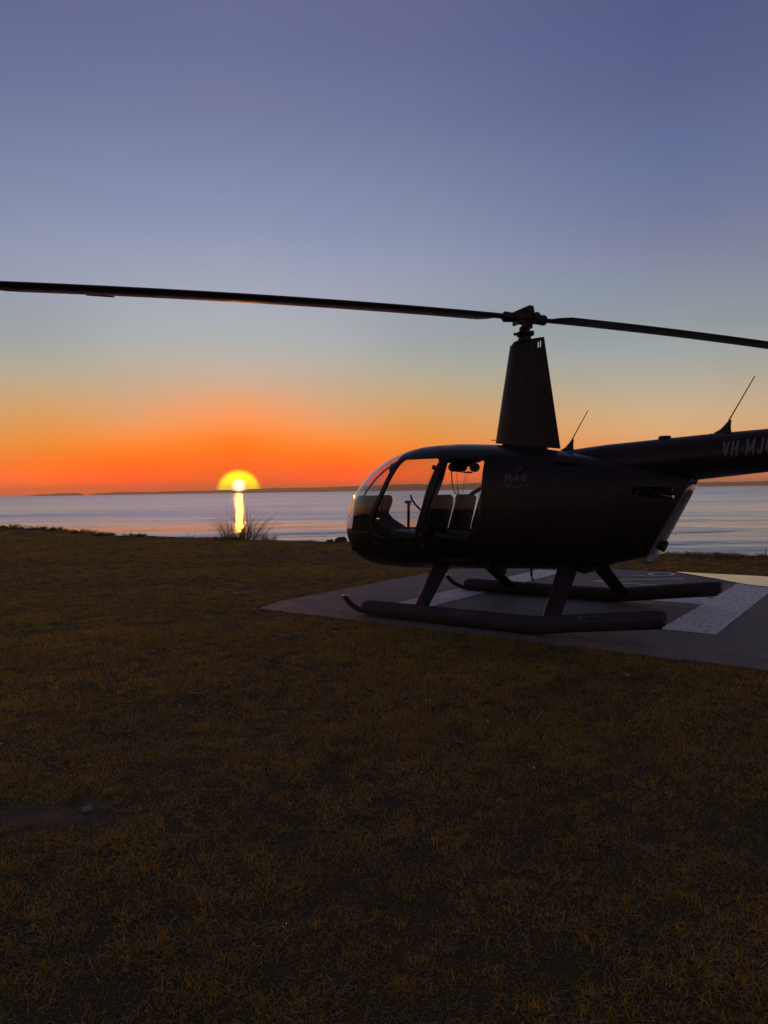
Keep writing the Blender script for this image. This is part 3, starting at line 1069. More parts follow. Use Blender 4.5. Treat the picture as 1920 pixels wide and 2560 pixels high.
# ---- tail boom and what is on it
def boom_c(x):
    return float(np.interp(x, [-5.5, -2.32, -1.8, -.9, -.3], [1.86, 1.634, 1.598, 1.53, 1.46]))


def boom_r(x):
    return float(np.interp(x, [-5.5, -2.32, -1.8, -.9, -.3], [.10, .192, .207, .226, .24]))


xs_ = [-.3, -.6, -.9, -1.2, -1.5, -1.8, -2.1, -2.6, -3.2, -4.0, -4.8, -5.5]
boom = MB().tube([(x, 0, boom_c(x)) for x in xs_], [boom_r(x) for x in xs_], 32).build("tail_boom", M_PAINT, heli, 60)
for xj in (-1.86, -2.75, -3.6):
    MB().tube([(xj - .012, 0, boom_c(xj)), (xj + .012, 0, boom_c(xj))], boom_r(xj) + .0025, 32).build("joint_band", M_PAINT, boom)
MB().lathe([(.052, -.03), (.058, -.02), (.058, .004), (.05, .014), (.0, .017)], 24, (-1.443, 0, 1.797)).build("antenna_puck", M_BLACK, boom)
for xb, tipx, tipz, sc in ((-.44, -.686, 2.105, 1.0), (-1.93, -2.215, 2.295, 1.0)):
    zb = boom_c(xb) + boom_r(xb) - .004
    an = MB()
    d0 = Vector((tipx - xb + .045, 0, tipz - zb)).normalized()
    p0 = Vector((xb - .02, 0, zb))
    # flared blade foot leaning back
    prof = [(0.0, .085, .026), (.012, .080, .024), (.04, .050, .016), (.08, .030, .011), (.125, .013, .007)]
    V, F = [], []
    for h_, a_, b__ in prof:
        for k in range(16):
            w = 2 * math.pi * k / 16
            cx = p0.x + d0.x * h_ * 1.05 - .01 * (h_ > 0.02)
            V.append((cx + a_ * math.cos(w) * .9, b__ * math.sin(w), p0.z + d0.z * h_ * 1.05))
    for i in range(len(prof) - 1):
        for k in range(16):
            F.append((i * 16 + k, i * 16 + (k + 1) % 16, (i + 1) * 16 + (k + 1) % 16, (i + 1) * 16 + k))
    F.append(tuple(range(16)))
    an.add(V, F)
    an.build("antenna_foot", M_STRUT, boom, 40)
    q0 = Vector((p0.x + d0.x * .12, 0, p0.z + d0.z * .12))
    tp = Vector((tipx, 0, tipz))
    MB().tube([q0, q0.lerp(tp, .5), tp, tp + (tp - q0).normalized() * .008], [.0065, .005, .0042, .006], 8).build("antenna_whip", M_BLACK, boom)
# tail, out to the right of the picture
tl = MB()
V = []
tl.prism([(-5.15, 1.86), (-5.55, 2.72), (-5.80, 2.72), (-5.62, 1.86)], -.02, .02)
tl.prism([(-5.15, 1.84), (-5.50, 1.22), (-5.72, 1.20), (-5.60, 1.84)], -.018, .018)
tl.build("vertical_fin", M_PAINT, boom)
MB().box((-4.95, -.52, 1.86), (.32, .9, .03), bev=.01).build("stabilizer", M_PAINT, boom)
gb = MB().lathe([(.06, -.14), (.085, -.1), (.085, .06), (.05, .1)], 16, (-5.62, .10, 1.86), M=Matrix.Rotation(R(90), 4, 'X')).build("tail_gearbox", M_METAL, boom)
for sgn in (1, -1):
    MB().box((-5.62 + sgn * .18, .30, 1.86 + sgn * .34), (.11, .018, .64), M=Matrix.Rotation(sgn * 0 + R(-28), 4, 'Y'), bev=.005).build("tail_rotor_blade", M_BLADE, boom)
MB().tube([(-5.62, .18, 1.86), (-5.62, .34, 1.86)], .03, 12).build("tail_rotor_hub", M_METAL, boom)

# ---- bare metal rear cowl, tailpipe, tubes in the slot
nrm = Vector((-ax.z, 0, ax.x))
up_ = ax
cw = MB()
V, F = [], []
cz = [(-.50, .165), (-.46, .20), (-.3, .20), (-.1, .185), (.1, .165), (.25, .15), (.36, .12)]
mid = (P0 + P1) / 2
NCOL = 9
for t_, hwid in cz:
    for k in range(NCOL):
        yy = hwid * (-1 + 2 * k / (NCOL - 1))
        bul = .035 * (1 - (yy / max(hwid, .01)) ** 2)
        p = mid + up_ * t_ + nrm * (.006 + bul) - Vector((0, 0, 0))
        V.append((p.x, yy, p.z))
for i in range(len(cz) - 1):
    for k in range(NCOL - 1):
        F.append((i * NCOL + k, i * NCOL + k + 1, (i + 1) * NCOL + k + 1, (i + 1) * NCOL + k))
cwm = cw.add(V, F).mesh("rear_cowl")
rear = link("rear_cowl", smooth(cwm, 60), M_POLISH, heli)
sol = rear.modifiers.new("s", 'SOLIDIFY')
sol.thickness = .006
MB().tube([(-1.30, .085, .80), (-1.42, .088, .775), (-1.475, .09, .755)], [.05, .052, .054], 18).tube([(-1.474, .09, .7555), (-1.478, .09, .754)], .046, 18).build("tailpipe", M_METAL, heli)
MB().box((-1.365, .02, .672), (.12, .26, .012), M=Matrix.Rotation(R(12), 4, 'Y'), bev=.004).build("rear_lip", M_POLISH, heli)
for pa, pb, rr_, mt in (((-1.16, .20, 1.305), (-1.66, .10, 1.325), .016, M_METAL), ((-1.16, .22, 1.26), (-1.64, .12, 1.255), .014, M_METAL), ((-1.14, -.18, 1.33), (-1.66, -.08, 1.24), .018, M_METAL),
                        ((-1.455, .205, 1.250), (-1.575, .185, 1.228), .0035, M_ROD), ((-1.255, .285, 1.272), (-1.285, .28, 1.283), .004, M_ROD), ((-1.24, .29, 1.238), (-1.262, .285, 1.252), .004, M_ROD),
                        ((-1.345, .25, 1.296), (-1.37, .24, 1.300), .0035, M_ROD)):
    MB().tube([pa, pb], rr_, 8).build("frame_tube", mt, heli)
mb = MB().box((-1.33, 0, 1.27), (.34, .16, .16), bev=.03)
mb.box((-1.2, 0, 1.27), (.14, .42, .15), bev=.02)
mb.build("engine_fan_housing", M_BLACK, heli)

# ---- belly: drain line, skid pan, beacon
MB().tube([(-.10, .10, .50), (-.102, .10, .40), (-.112, .10, .365), (-.125, .10, .352)], .0135, 8).build("drain_tube", M_BLACK, heli)
MB().box((.235, .10, .435), (.055, .10, .075), bev=.012).build("belly_antenna", M_BLACK, heli)
MB().prism([(-.62, .52), (-.70, .497), (-.765, .482), (-.80, .49), (-.89, .56)], -.30, .33).build("belly_pan", M_PAINT, heli)

# ---- landing gear
for s in (1, -1):
    yk = s * 1.085
    sk = MB()
    path = [(1.655, yk, .178), (1.60, yk, .118), (1.53, yk, .074), (1.44, yk, .042), (1.33, yk, .030), (.8, yk, .029), (0, yk, .029), (-.56, yk, .029), (-.66, yk, .033), (-.9, yk, .070), (-1.3, yk, .126), (-1.70, yk, .182)]
    skid = sk.tube(path, .028, 14).build("skid", M_STRUT, heli)
    # flat polished shoe at the tip
    MB().box((1.645, yk, .1865), (.085, .05, .006), M=Matrix.Rotation(R(4), 4, 'Y'), bev=.002).build("skid_tip", M_ROD, skid)
    # packed float: a lumpy fabric sausage lying on the tube
    V, F = [], []
    fx = np.concatenate([np.linspace(1.385, 1.34, 5), np.linspace(1.31, -1.60, 78), np.linspace(-1.62, -1.73, 9)])
    nt_ = 28
    for i, x in enumerate(fx):
        zc = .083 if x > -.60 else .083 + .141 * (-.60 - x) ** 1.0
        if -.75 < x < -.45:
            k = (-.45 - x) / .3
            zc = .083 + .141 * max(0, k * k * .15)
        r_ = .078
        if x > 1.30:
            r_ *= math.sqrt(max(0, 1 - ((x - 1.30) / .090) ** 2)) * .55 + .45
        if x < -1.60:
            k = (-1.60 - x) / .13
            r_ *= 1 - .10 * math.sin(k * math.pi) - .25 * k ** 3
        pucker = max(0, (-1.48 - x) / .25)
        for k in range(nt_):
            w = 2 * math.pi * k / nt_
            rn = r_ * (1 + .028 * float(value_noise(x * 5 + 40, math.cos(w) * 1.2 + s, 1, 41)) + .02 * float(value_noise(x * 14 + 9, math.sin(w) * 2, 1, 42))
                       + pucker * .055 * math.sin(w * 9 + s))
            yy = math.cos(w) * rn * 1.02
            zz = math.sin(w) * rn
            if zz < 0:
                zz *= .98
            V.append((x, yk + s * .012 + yy, max(zc + zz, .004)))
    for i in range(len(fx) - 1):
        for k in range(nt_):
            F.append((i * nt_ + k, i * nt_ + (k + 1) % nt_, (i + 1) * nt_ + (k + 1) % nt_, (i + 1) * nt_ + k))
    F.append(tuple(range(nt_)))
    F.append(tuple(range((len(fx) - 1) * nt_, len(fx) * nt_))[::-1])
    fl = MB().add(V, F).build("float", M_FLOAT, heli, 50)
    # girt flap along the foot of the float with its row of snaps
    flap = []
    for x in np.linspace(1.28, -1.66, 60):
        zc = .083 if x > -.60 else .083 + .141 * (-.60 - x)
        flap.append((x, yk + s * (.012 + .0795), zc - .034))
    MB().tube(flap, .012, 6, squash=(.35, 2.2)).build("float_flap", M_BLACK, fl)
    for x in np.arange(1.2, -1.66, -.115):
        zc = .083 if x > -.60 else .083 + .141 * (-.60 - x)
        MB().lathe([(.0065, -.002), (.005, .004)], 8, (x, yk + s * (.012 + .0835), zc - .030), M=Matrix.Rotation(R(-90 * s), 4, 'X')).build("snap", M_METAL, fl)
    # streamlined struts
    for xt, xb_ in ((.79, .685), (-.635, -.72)):
        V, F = [], []
        n_ = 20
        for i in range(9):
            t = i / 8
            yv = .40 + (1.085 - .40) * t
            zv = .53 + (.075 - .53) * t
            xv = xt + .012 + (xb_ - xt) * t
            chd, thk = (.104 - .022 * t), (.030 - .004 * t)
            dn = Vector((0, .555, .83))
            for k in range(n_):
                w = 2 * math.pi * k / n_
                c_ = math.cos(w)
                yy = thk * math.sin(w) * (1 + .35 * c_)
                V.append((xv + chd * c_, s * (yv + dn.y * yy), zv + dn.z * yy))
        for i in range(8):
            for k in range(n_):
                F.append((i * n_ + k, i * n_ + (k + 1) % n_, (i + 1) * n_ + (k + 1) % n_, (i + 1) * n_ + k))
        F.append(tuple(range(n_)))
        F.append(tuple(range(8 * n_, 9 * n_))[::-1])
        MB().add(V, F).build("strut", M_STRUT, heli, 40)

for s in (1, -1):
    for xs2, wr in ((.685, 0), (-.72, .02)):
        MB().box((xs2, s * 1.075, .052 + wr * .6), (.20, .075, .05), bev=.015).build("skid_saddle", M_METAL, heli)

# ---- lettering
def text_mesh(body, size, shear=0.0, spacing=1.0, bold=0.0):
    cu = bpy.data.curves.new("txt", 'FONT')
    cu.body, cu.size, cu.shear, cu.space_character = body, size, shear, spacing
    cu.resolution_u = 4
    cu.fill_mode = 'FRONT'
    o = bpy.data.objects.new("txt", cu)
    COL.objects.link(o)
    bpy.context.view_layer.update()
    me = bpy.data.meshes.new_from_object(o.evaluated_get(bpy.context.evaluated_depsgraph_get()))
    bpy.data.objects.remove(o)
    bpy.data.curves.remove(cu)
    if bold:                                    # heavier strokes: overlapping shifted copies, a hair apart in depth
        co = [v.co.copy() for v in me.vertices]
        fs_ = [tuple(p.vertices) for p in me.polygons]
        V, F = [], []
        for q, (ox, oy) in enumerate(((0, 0), (bold, 0), (-bold, 0), (0, bold * .6), (0, -bold * .6))):
            F += [tuple(i + len(V) for i in f_) for f_ in fs_]
            V += [(c.x + ox, c.y + oy, 1e-4 * q) for c in co]
        me = bpy.data.meshes.new('txt')
        me.from_pydata(V, [], F)
    return me


def fit_text(body, width, height, **kw):
    me = text_mesh(body, 1.0, **kw)
    co = np.array([v.co[:] for v in me.vertices])
    lo, hi = co.min(0), co.max(0)
    for v in me.vertices:
        v.co.x = (v.co.x - lo[0]) / (hi[0] - lo[0]) * width
        v.co.y = (v.co.y - lo[1]) / (hi[1] - lo[1]) * height
    return me


def decal(name, me, place, mat, parent):
    for v in me.vertices:
        dz = v.co.z
        v.co = place(v.co.x, v.co.y) + Vector((0, dz * 5, 0))
    me.materials.clear()
    return link(name, me, mat, parent)


# reading direction on the near (left) side runs from nose to tail, towards -x
decal("model_lettering", fit_text("R44", .215, .075), lambda a, b_: Vector((-.05 - a, body_y(-.05 - a, 1.397 + b_) + .004, 1.397 + b_)), M_DECAL_DIM, heli)
decal("model_lettering", fit_text("Clipper II", .275, .052, shear=.35), lambda a, b_: Vector((-.018 - a, body_y(-.018 - a, 1.325 + b_) + .004, 1.325 + b_)), M_DECAL_DIM, heli)


def on_boom(a, b_):
    x = -1.985 - a
    z = boom_c(x) - .034 + b_
    dz = z - boom_c(x)
    return Vector((x, math.sqrt(max(boom_r(x) ** 2 - dz * dz, 1e-4)) + .005, z))


def block_letters(word, w=.58, h=1.0, st=.19, gap=.16, slant=.10):
    """bold condensed capitals built from strokes; returns a flat mesh of unit height"""
    bars = {'V': [[(.0, 1), (.5, 0)], [(1, 1), (.5, 0)]], 'H': [[(.0, 0), (.0, 1)], [(1, 0), (1, 1)], [(0, .5), (1, .5)]], '-': [[(.1, .45), (.9, .45)]],
            'M': [[(0, 0), (0, 1)], [(1, 0), (1, 1)], [(0, 1), (.5, .15)], [(1, 1), (.5, .15)]],
            'J': [[(1, 1), (1, .28)] , [(1, .28), (.93, .10), (.72, 0), (.35, 0), (.12, .10), (.05, .30)]],
            'O': [[(.5 + .5 * math.sin(a), .5 + .5 * math.cos(a)) for a in np.linspace(0, 2 * math.pi, 21)]]}
    V, F, x0, lay = [], [], 0.0, 0
    for ch in word:
        cw_ = w * (.62 if ch == '-' else 1.25 if ch == 'M' else .9 if ch == 'J' else 1)
        for line in bars[ch]:
            pts_ = [(x0 + st / 2 + px * (cw_ - st), st / 2 + pz * (h - st)) for px, pz in line]
            pts_ = [Vector(p) for p in pts_]
            # let the ends of straight bars reach the full height
            if len(pts_) == 2 and ch != '-' and abs(pts_[0].y - pts_[1].y) > .3:
                e_ = (pts_[1] - pts_[0]).normalized() * st / 2
                if ch != 'J':
                    pts_[1] += e_ * (1 if ch == 'H' or (ch == 'M' and line[0][0] == line[1][0]) else .3)
                pts_[0] -= e_
            lay += 1
            for q in stroke(pts_, st):
                F.append(tuple(range(len(V), len(V) + 4)))
                V += [(a + slant * b_, b_, lay * 1.2e-4) for a, b_ in q]
        x0 += cw_ + gap * (.55 if ch == '-' else 1)
    me = bpy.data.meshes.new("letters")
    me.from_pydata(V, [], F)
    bm = bmesh.new()
    bm.from_mesh(me)
    bmesh.ops.subdivide_edges(bm, edges=[e for e in bm.edges if e.calc_length() > .3], cuts=4, use_grid_fill=True)
    bm.to_mesh(me)
    bm.free()
    return me


rl = block_letters("VH-MJO")
rw = max(v.co.x for v in rl.vertices)
for v in rl.vertices:
    v.co.x *= .405 / rw
    v.co.y *= .140
decal("registration_lettering", rl, on_boom, M_DECAL, boom)


def on_float(x0, zoff):
    def F_(a, b_):
        x = x0 - a
        zc = .083 if x > -.60 else .083 + .141 * (-.60 - x)
        w = zoff + b_ / .083
        return Vector((x, 1.097 + math.cos(w) * .0838, zc + math.sin(w) * .0838))
    return F_


floats = [o for o in heli.children if o.name.startswith("float")]
near_float = floats[0]
for x0 in (-1.065, .155):
    decal("warning_lettering", fit_text("NO STEP", .165, .022, bold=.01), on_float(x0, .62), M_DECAL, near_float)
    # round badge with a slash in front of the words
    bm = bmesh.new()
    for r0, r1 in ((.011, .0165),):
        k_ = 20
        vi = [bm.verts.new((r0 * math.cos(q * 2 * math.pi / k_), r0 * math.sin(q * 2 * math.pi / k_), 0)) for q in range(k_)]
        vo = [bm.verts.new((r1 * math.cos(q * 2 * math.pi / k_), r1 * math.sin(q * 2 * math.pi / k_), 0)) for q in range(k_)]
        for q in range(k_):
            bm.faces.new([vi[q], vo[q], vo[(q + 1) % k_], vi[(q + 1) % k_]])
    q4 = [bm.verts.new(p) for p in ((-.006, -.010, 0), (.000, -.010, 0), (.008, .010, 0), (.002, .010, 0))]
    bm.faces.new(q4)
    me = bpy.data.meshes.new("warning_badge")
    bm.to_mesh(me)
    bm.free()
    decal("warning_badge", me, (lambda x0: lambda a, b_: on_float(x0 + .028, .62)(a, b_ + .011))(x0), M_DECAL, near_float)

# ---- cabin
MB().box((.98, 0, .535), (1.6, .94, .05), bev=.01).build("cabin_floor", M_INT, heli)
MB().box((.165, 0, 1.1), (.03, 1.12, 1.16), bev=.01).build("firewall", M_INT, heli)


def cushion(bm_mb, c, size, M=None, bev=.04):
    bm_mb.box(c, size, M=M, bev=bev)


def seat(x, y, back_h, w=.46):
    s_ = MB().box((x + .22, y, .66), (.50, w, .22), bev=.02).build("seat", M_INT, heli)
    V, F = [], []
    # backrest: padded panel leaning back, rounded at the top
    Mb = Matrix.Rotation(R(-16), 4, 'Y')
    bk = MB().box((0, 0, 0), (.09, w, back_h), bev=.042).mesh("backrest")
    for v in bk.vertices:
        k = (v.co.z / back_h + .5)
        if k > .6:
            v.co.y *= 1 - .22 * ((k - .6) / .4) ** 2
    bk.transform(Matrix.Translation((x - .06, y, .84 + back_h / 2 - .06)) @ Mb)
    b_ = link("backrest", smooth(bk, 60), M_LEATHER, s_)
    cu = MB().box((x + .23, y, .80), (.50, w, .10), M=Matrix.Rotation(R(-6), 4, 'Y'), bev=.038).build("cushion", M_LEATHER, s_, 60)
    pipe = []
    for t in np.linspace(0, 1, 12):
        z = -back_h / 2 + back_h * t * .97
        p = Matrix.Translation((x - .06, y, .84 + back_h / 2 - .06)) @ Mb @ Vector((.038, (w / 2 - .006) * (1 - (.22 * ((t - .6) / .4) ** 2 if t > .6 else 0)), z))
        pipe.append(p)
    MB().tube(pipe, .006, 6).build("piping", M_STRUT, s_)
    return s_


seat(1.00, .27, .50, .45)
seat(1.00, -.27, .50, .45)
seat(.36, .29, .50, .50)
seat(.36, -.29, .50, .50)
# instrument column
prof = roundpoly([(2.24, .58), (2.25, .82), (2.20, .98), (2.15, 1.10), (2.115, 1.215), (2.06, 1.272), (1.985, 1.265), (1.965, 1.20), (2.01, 1.05), (1.90, .965), (1.80, .915), (1.64, .83), (1.56, .58)], .03)
m = MB().prism(prof, -.22, .22).mesh("instrument_console")
for v in m.vertices:
    k = 1.0
    if v.co.z > 1.0:
        k = 1.0 + .32 * min(1, (v.co.z - 1.0) / .12)
    v.co.y *= k
console = link("instrument_console", smooth(m, 30), M_INT, heli)
for (yy, zz) in ((-.10, 1.21), (0, 1.21), (.10, 1.21), (-.10, 1.12), (0, 1.12), (.10, 1.12)):
    xx = 1.948 + max(0, (1.20 - zz)) * .37
    MB().lathe([(.036, -.006), (.038, .004), (.03, .007)], 18, (xx, yy, zz), M=Matrix.Rotation(R(-90), 4, 'Y')).build("gauge", M_BLACK, console)
for (xx, zz, yy) in ((1.75, .90, .06), (1.70, .875, .03), (1.84, .945, .0)):
    MB().tube([(xx, yy, zz - .01), (xx - .035, yy + .005, zz + .028)], .004, 6).lathe([(.003, -.01), (.011, -.006), (.011, .006), (.003, .01)], 10, (xx - .038, yy + .005, zz + .032)).build("control_knob", M_BLACK, console)
# three small lit annunciators
ml = bpy.data.materials.new("lit annunciator")
ml.use_nodes = True
bl = ml.node_tree.nodes['Principled BSDF']
bl.inputs['Emission Color'].default_value = (1, .32, .12, 1)
bl.inputs['Emission Strength'].default_value = 2.5
for k, yy in enumerate((.095, .115, .135)):
    MB().box((1.905, yy, .985), (.006, .007, .006), bev=.002).build("warning_light", ml, console)
# overhead panel the headsets hang under
MB().box((.77, 0, 1.70), (.34, .30, .14), bev=.03).box((.75, .0, 1.635), (.22, .17, .10), bev=.035).build("overhead_panel", M_INT, heli)
# seams and latches of the engine cowl doors
def seam(pts, name="panel_seam"):
    P = []
    for (x0, z0), (x1, z1) in zip(pts[:-1], pts[1:]):
        for t in np.linspace(0, 1, 10):
            x, z = x0 + (x1 - x0) * t, z0 + (z1 - z0) * t
            P.append((x, body_y(x, z) + .0005, z))
    MB().tube(P, .0035, 5).build(name, M_BLACK, heli)


seam([(.10, 1.60), (.08, 1.2), (.10, .72), (.14, .60)])
seam([(-.42, 1.52), (-.45, 1.1), (-.43, .66)])
seam([(-.45, 1.12), (-.85, 1.10), (-1.25, 1.07), (-1.46, 1.04)])
seam([(-.95, 1.40), (-.98, 1.1), (-.97, .72)])
seam([(.02, 1.555), (-.45, 1.50), (-.95, 1.40), (-1.4, 1.29)])
for x, z in ((-.45, 1.38), (-.45, .84), (-.98, 1.27), (-.98, .88), (-.70, 1.105), (-1.22, 1.07)):
    MB().box((x, body_y(x, z) + .003, z), (.05, .008, .018), bev=.003).build("latch", M_METAL, heli)
MB().lathe([(.042, -.004), (.046, 0), (.040, .008), (.02, .011)], 20, (-.18, body_y(-.18, 1.5) - .002, 1.52), M=Matrix.Rotation(R(-70), 4, 'X')).build("fuel_cap", M_METAL, heli)
# T-bar cyclic
cy = MB().tube([(1.545, 0, .56), (1.535, 0, .90), (1.528, 0, 1.175)], .017, 12)
cy.tube([(1.535, .055, 1.185), (1.52, -.03, 1.185)], .018, 12)
cy.tube([(1.50, -.01, 1.265), (1.505, -.035, 1.215), (1.49, -.09, 1.15), (1.465, -.165, 1.085)], [.011, .013, .0125, .014], 10)
cy.tube([(1.462, -.165, 1.10), (1.445, -.19, 1.035)], [.024, .020], 10)
cy.tube([(1.53, -.005, 1.165), (1.525, -.03, 1.145), (1.51, -.055, 1.16)], .004, 6)
cy.build("cyclic_stick", M_BLACK, heli, 60)
# belts
def strap(pts, w, name="seat_belt"):
    pts = [Vector(p) for p in pts]
    V, F = [], []
    for i, p in enumerate(pts):
        t = (pts[min(i + 1, len(pts) - 1)] - pts[max(i - 1, 0)]).normalized()
        a = t.cross(Vector((.45, -.75, .3))).normalized() * w / 2
        b_ = t.cross(a).normalized() * .0012
        V += [p - a - b_, p + a - b_, p + a + b_, p - a + b_]
    for i in range(len(pts) - 1):
        for k in range(4):
            F.append((i * 4 + k, i * 4 + (k + 1) % 4, (i + 1) * 4 + (k + 1) % 4, (i + 1) * 4 + k))
    F += [(3, 2, 1, 0), tuple(range(len(V) - 4, len(V)))]
    return MB().add(V, F).build(name, M_STRAP, heli)


strap([(.62, -.545, 1.45), (.74, -.45, 1.36), (.86, -.36, 1.275), (.93, -.33, 1.20)], .05)
strap([(.715, .565, 1.60), (.79, .55, 1.42), (.87, .50, 1.2), (.92, .44, 1.0)], .05)
MB().box((.80, .572, 1.565), (.055, .03, .05), M=Matrix.Rotation(R(-25), 4, 'Y'), bev=.012).tube([(.775, .56, 1.56), (.765, .565, 1.50)], .012, 8).build("belt_anchor", M_BLACK, heli)
strap([(.23, .55, 1.25), (.26, .53, 1.05), (.30, .5, .9)], .045)

# ---- headsets hanging from the cabin roof (things of their own)
def coil(p0, p1, r, turns, rad, n=10):
    p0, p1 = Vector(p0), Vector(p1)
    out_ = []
    for i in range(turns * n + 1):
        t = i / (turns * n)
        c = p0.lerp(p1, t)
        w = 2 * math.pi * i / n
        out_.append(c + Vector((math.cos(w) * r, math.sin(w) * r, 0)))
    return out_


def headset(x, y, z, rz, label, cords):
    h = empty("headset", hw(x, y, z), HROT + rz)
    tag(h, label, "headset", "headsets hanging from the cabin roof")
    band = [(0, .10 * math.cos(a), .105 * math.sin(a)) for a in np.linspace(R(-10), R(190), 15)]
    MB().tube(band, .011, 8, squash=(1.8, .7)).build("headband", M_BLACK, h, 60)
    for s in (1, -1):
        MB().lathe([(.016, -.034), (.046, -.028), (.053, -.005), (.053, .016), (.043, .034), (.02, .04)], 18, (0, s * .092, -.035), M=Matrix.Rotation(R(-90 * s), 4, 'X') @ Matrix.Scale(1.25, 4, (1, 0, 0))).build("earcup", M_BLACK, h)
    mic = MB().tube([(0, .10, -.045), (-.04, .105, -.085), (-.09, .105, -.098), (-.15, .105, -.098)], .0035, 6)
    mic.tube([(-.12, .105, -.099), (-.165, .105, -.098), (-.185, .105, -.097)], [.006, .011, .008], 8)
    mic.build("microphone_boom", M_BLACK, h, 60)
    inv_ = h.matrix_basis.inverted() if False else (Matrix.Translation(hw(x, y, z)) @ Matrix.Rotation(HROT + rz, 4, 'Z')).inverted()
    for pts_, rad in cords:
        MB().tube([inv_ @ hw(*p) for p in pts_], rad, 6).build("cord", M_BLACK, h, 60)
    MB().tube([(0, 0, .10), (0, 0, .145)], .009, 8).build("hanging_hook", M_BLACK, h)


headset(.845, .03, 1.615, R(15), "black headset hanging nearer the front seats with a microphone boom below it",
        [(coil((.925, .01, 1.56), (.915, .0, 1.36), .007, 22, 0), .0024), ([(.915, 0, 1.36), (.90, .0, 1.31), (.86, 0, 1.27), (.82, .01, 1.245)], .006),
         ([(.86, 0, 1.57), (.855, 0, 1.45), (.85, .0, 1.37)], .0022), (coil((.85, 0, 1.36), (.83, 0, 1.235), .009, 11, 0), .0026)])
headset(.72, -.03, 1.612, R(-20), "black headset hanging behind the other one, with two thin cords falling to the seats",
        [([(.74, 0, 1.57), (.76, 0, 1.42), (.785, 0, 1.28)], .0018), ([(.70, .0, 1.56), (.735, 0, 1.42), (.785, 0, 1.28)], .0018)])

# ================================================================== VEGETATION
def grass_material(name, c_dark, c_green, c_dry, dry_lo, dry_hi):
    m = bpy.data.materials.new(name)
    m.use_nodes = True
    n = N(m.node_tree)
    g = n.new('ShaderNodeNewGeometry')
    oi = n.new('ShaderNodeObjectInfo')
    ri = g.outputs['Random Per Island']
    pos = g.outputs['Position']
    patch = n.noise(pos, 0.55, 4, 0.6)
    patch2 = n.noise(pos, 2.3, 3, 0.6)
    c = n.mix(n.mapr(patch2, .3, .7), c_dark, c_green)
    dry = n.math('ADD', n.math('MULTIPLY', ri, .75), n.math('ADD', n.math('MULTIPLY', oi.outputs['Random'], .25), n.mapr(patch, .3, .7, -.3, .3)))
    c = n.mix(n.mapr(dry, dry_lo, dry_hi), c, c_dry)
    df = n.new('ShaderNodeBsdfDiffuse')
    n.put(df.inputs[0], c)
    tl_ = n.new('ShaderNodeBsdfTranslucent')
    n.put(tl_.inputs[0], n.mix(1.0, c, (2.9, 1.9, .35), 'MULTIPLY'))
    gl = n.new('ShaderNodeBsdfGlossy')
    gl.inputs['Roughness'].default_value = .6
    fr = n.new('ShaderNodeFresnel')
    fr.inputs[0].default_value = 1.38
    a = n.new('ShaderNodeMixShader')
    a.inputs[0].default_value = .60
    n.put(a.inputs[1], df.outputs[0])
    n.put(a.inputs[2], tl_.outputs[0])
    b_ = n.new('ShaderNodeMixShader')
    n.put(b_.inputs[0], n.math('MULTIPLY', fr.outputs[0], .12))
    n.put(b_.inputs[1], a.outputs[0])
    n.put(b_.inputs[2], gl.outputs[0])
    n.put(n.new('ShaderNodeOutputMaterial').inputs[0], b_.outputs[0])
    return m


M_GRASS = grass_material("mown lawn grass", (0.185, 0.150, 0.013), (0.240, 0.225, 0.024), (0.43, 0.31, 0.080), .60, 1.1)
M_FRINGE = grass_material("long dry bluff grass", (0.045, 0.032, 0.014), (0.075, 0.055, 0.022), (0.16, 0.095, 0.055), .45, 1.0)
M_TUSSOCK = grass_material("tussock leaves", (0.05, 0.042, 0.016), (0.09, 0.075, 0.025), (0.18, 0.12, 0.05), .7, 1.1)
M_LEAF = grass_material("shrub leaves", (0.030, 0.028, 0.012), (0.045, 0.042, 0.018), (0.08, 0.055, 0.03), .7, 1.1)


def blade_geo(p, az, length, lean, curl, w, seg=3, twist=0.0):
    """one grass blade: tapering ribbon"""
    V, F = [], []
    d_ = np.array([math.cos(az), math.sin(az), 0])
    sd = np.array([-math.sin(az + twist), math.cos(az + twist), 0])
    pos = np.array(p, float)
    ang = lean
    for i in range(seg + 1):
        t = i / seg
        hw_ = w * (1 - t) ** .6 / 2 if i < seg else 0
        if i < seg:
            V += [pos - sd * hw_, pos + sd * hw_]
        else:
            V.append(pos.copy())
        st = length / seg
        pos = pos + (d_ * math.sin(ang) + np.array([0, 0, 1]) * math.cos(ang)) * st
        ang = min(ang + curl / seg, 2.3)
    for i in range(seg - 1):
        F.append((2 * i, 2 * i + 1, 2 * i + 3, 2 * i + 2))
    F.append((2 * seg - 2, 2 * seg - 1, 2 * seg))
    return V, F


def tuft_mesh(name, nb, rad, l0, l1, w, lean, curl, seed, mat):
    g_ = np.random.default_rng(seed)
    m = MB()
    for _ in range(nb):
        a, r_ = g_.uniform(0, 6.28), rad * math.sqrt(g_.uniform())
        L = g_.uniform(l0, l1)
        V, F = blade_geo((r_ * math.cos(a), r_ * math.sin(a), -.006), g_.uniform(0, 6.28), L, abs(g_.normal(lean, .35)), abs(g_.normal(curl, .5)), w * g_.uniform(.7, 1.3), 3, g_.uniform(-.8, .8))
        m.add(V, F)
    me = m.mesh(name, fix=False)
    me.materials.append(mat)
    return me


def tuft_collection(name, meshes):
    c = bpy.data.collections.new(name)
    for me in meshes:
        c.objects.link(bpy.data.objects.new(me.name, me))
    return c


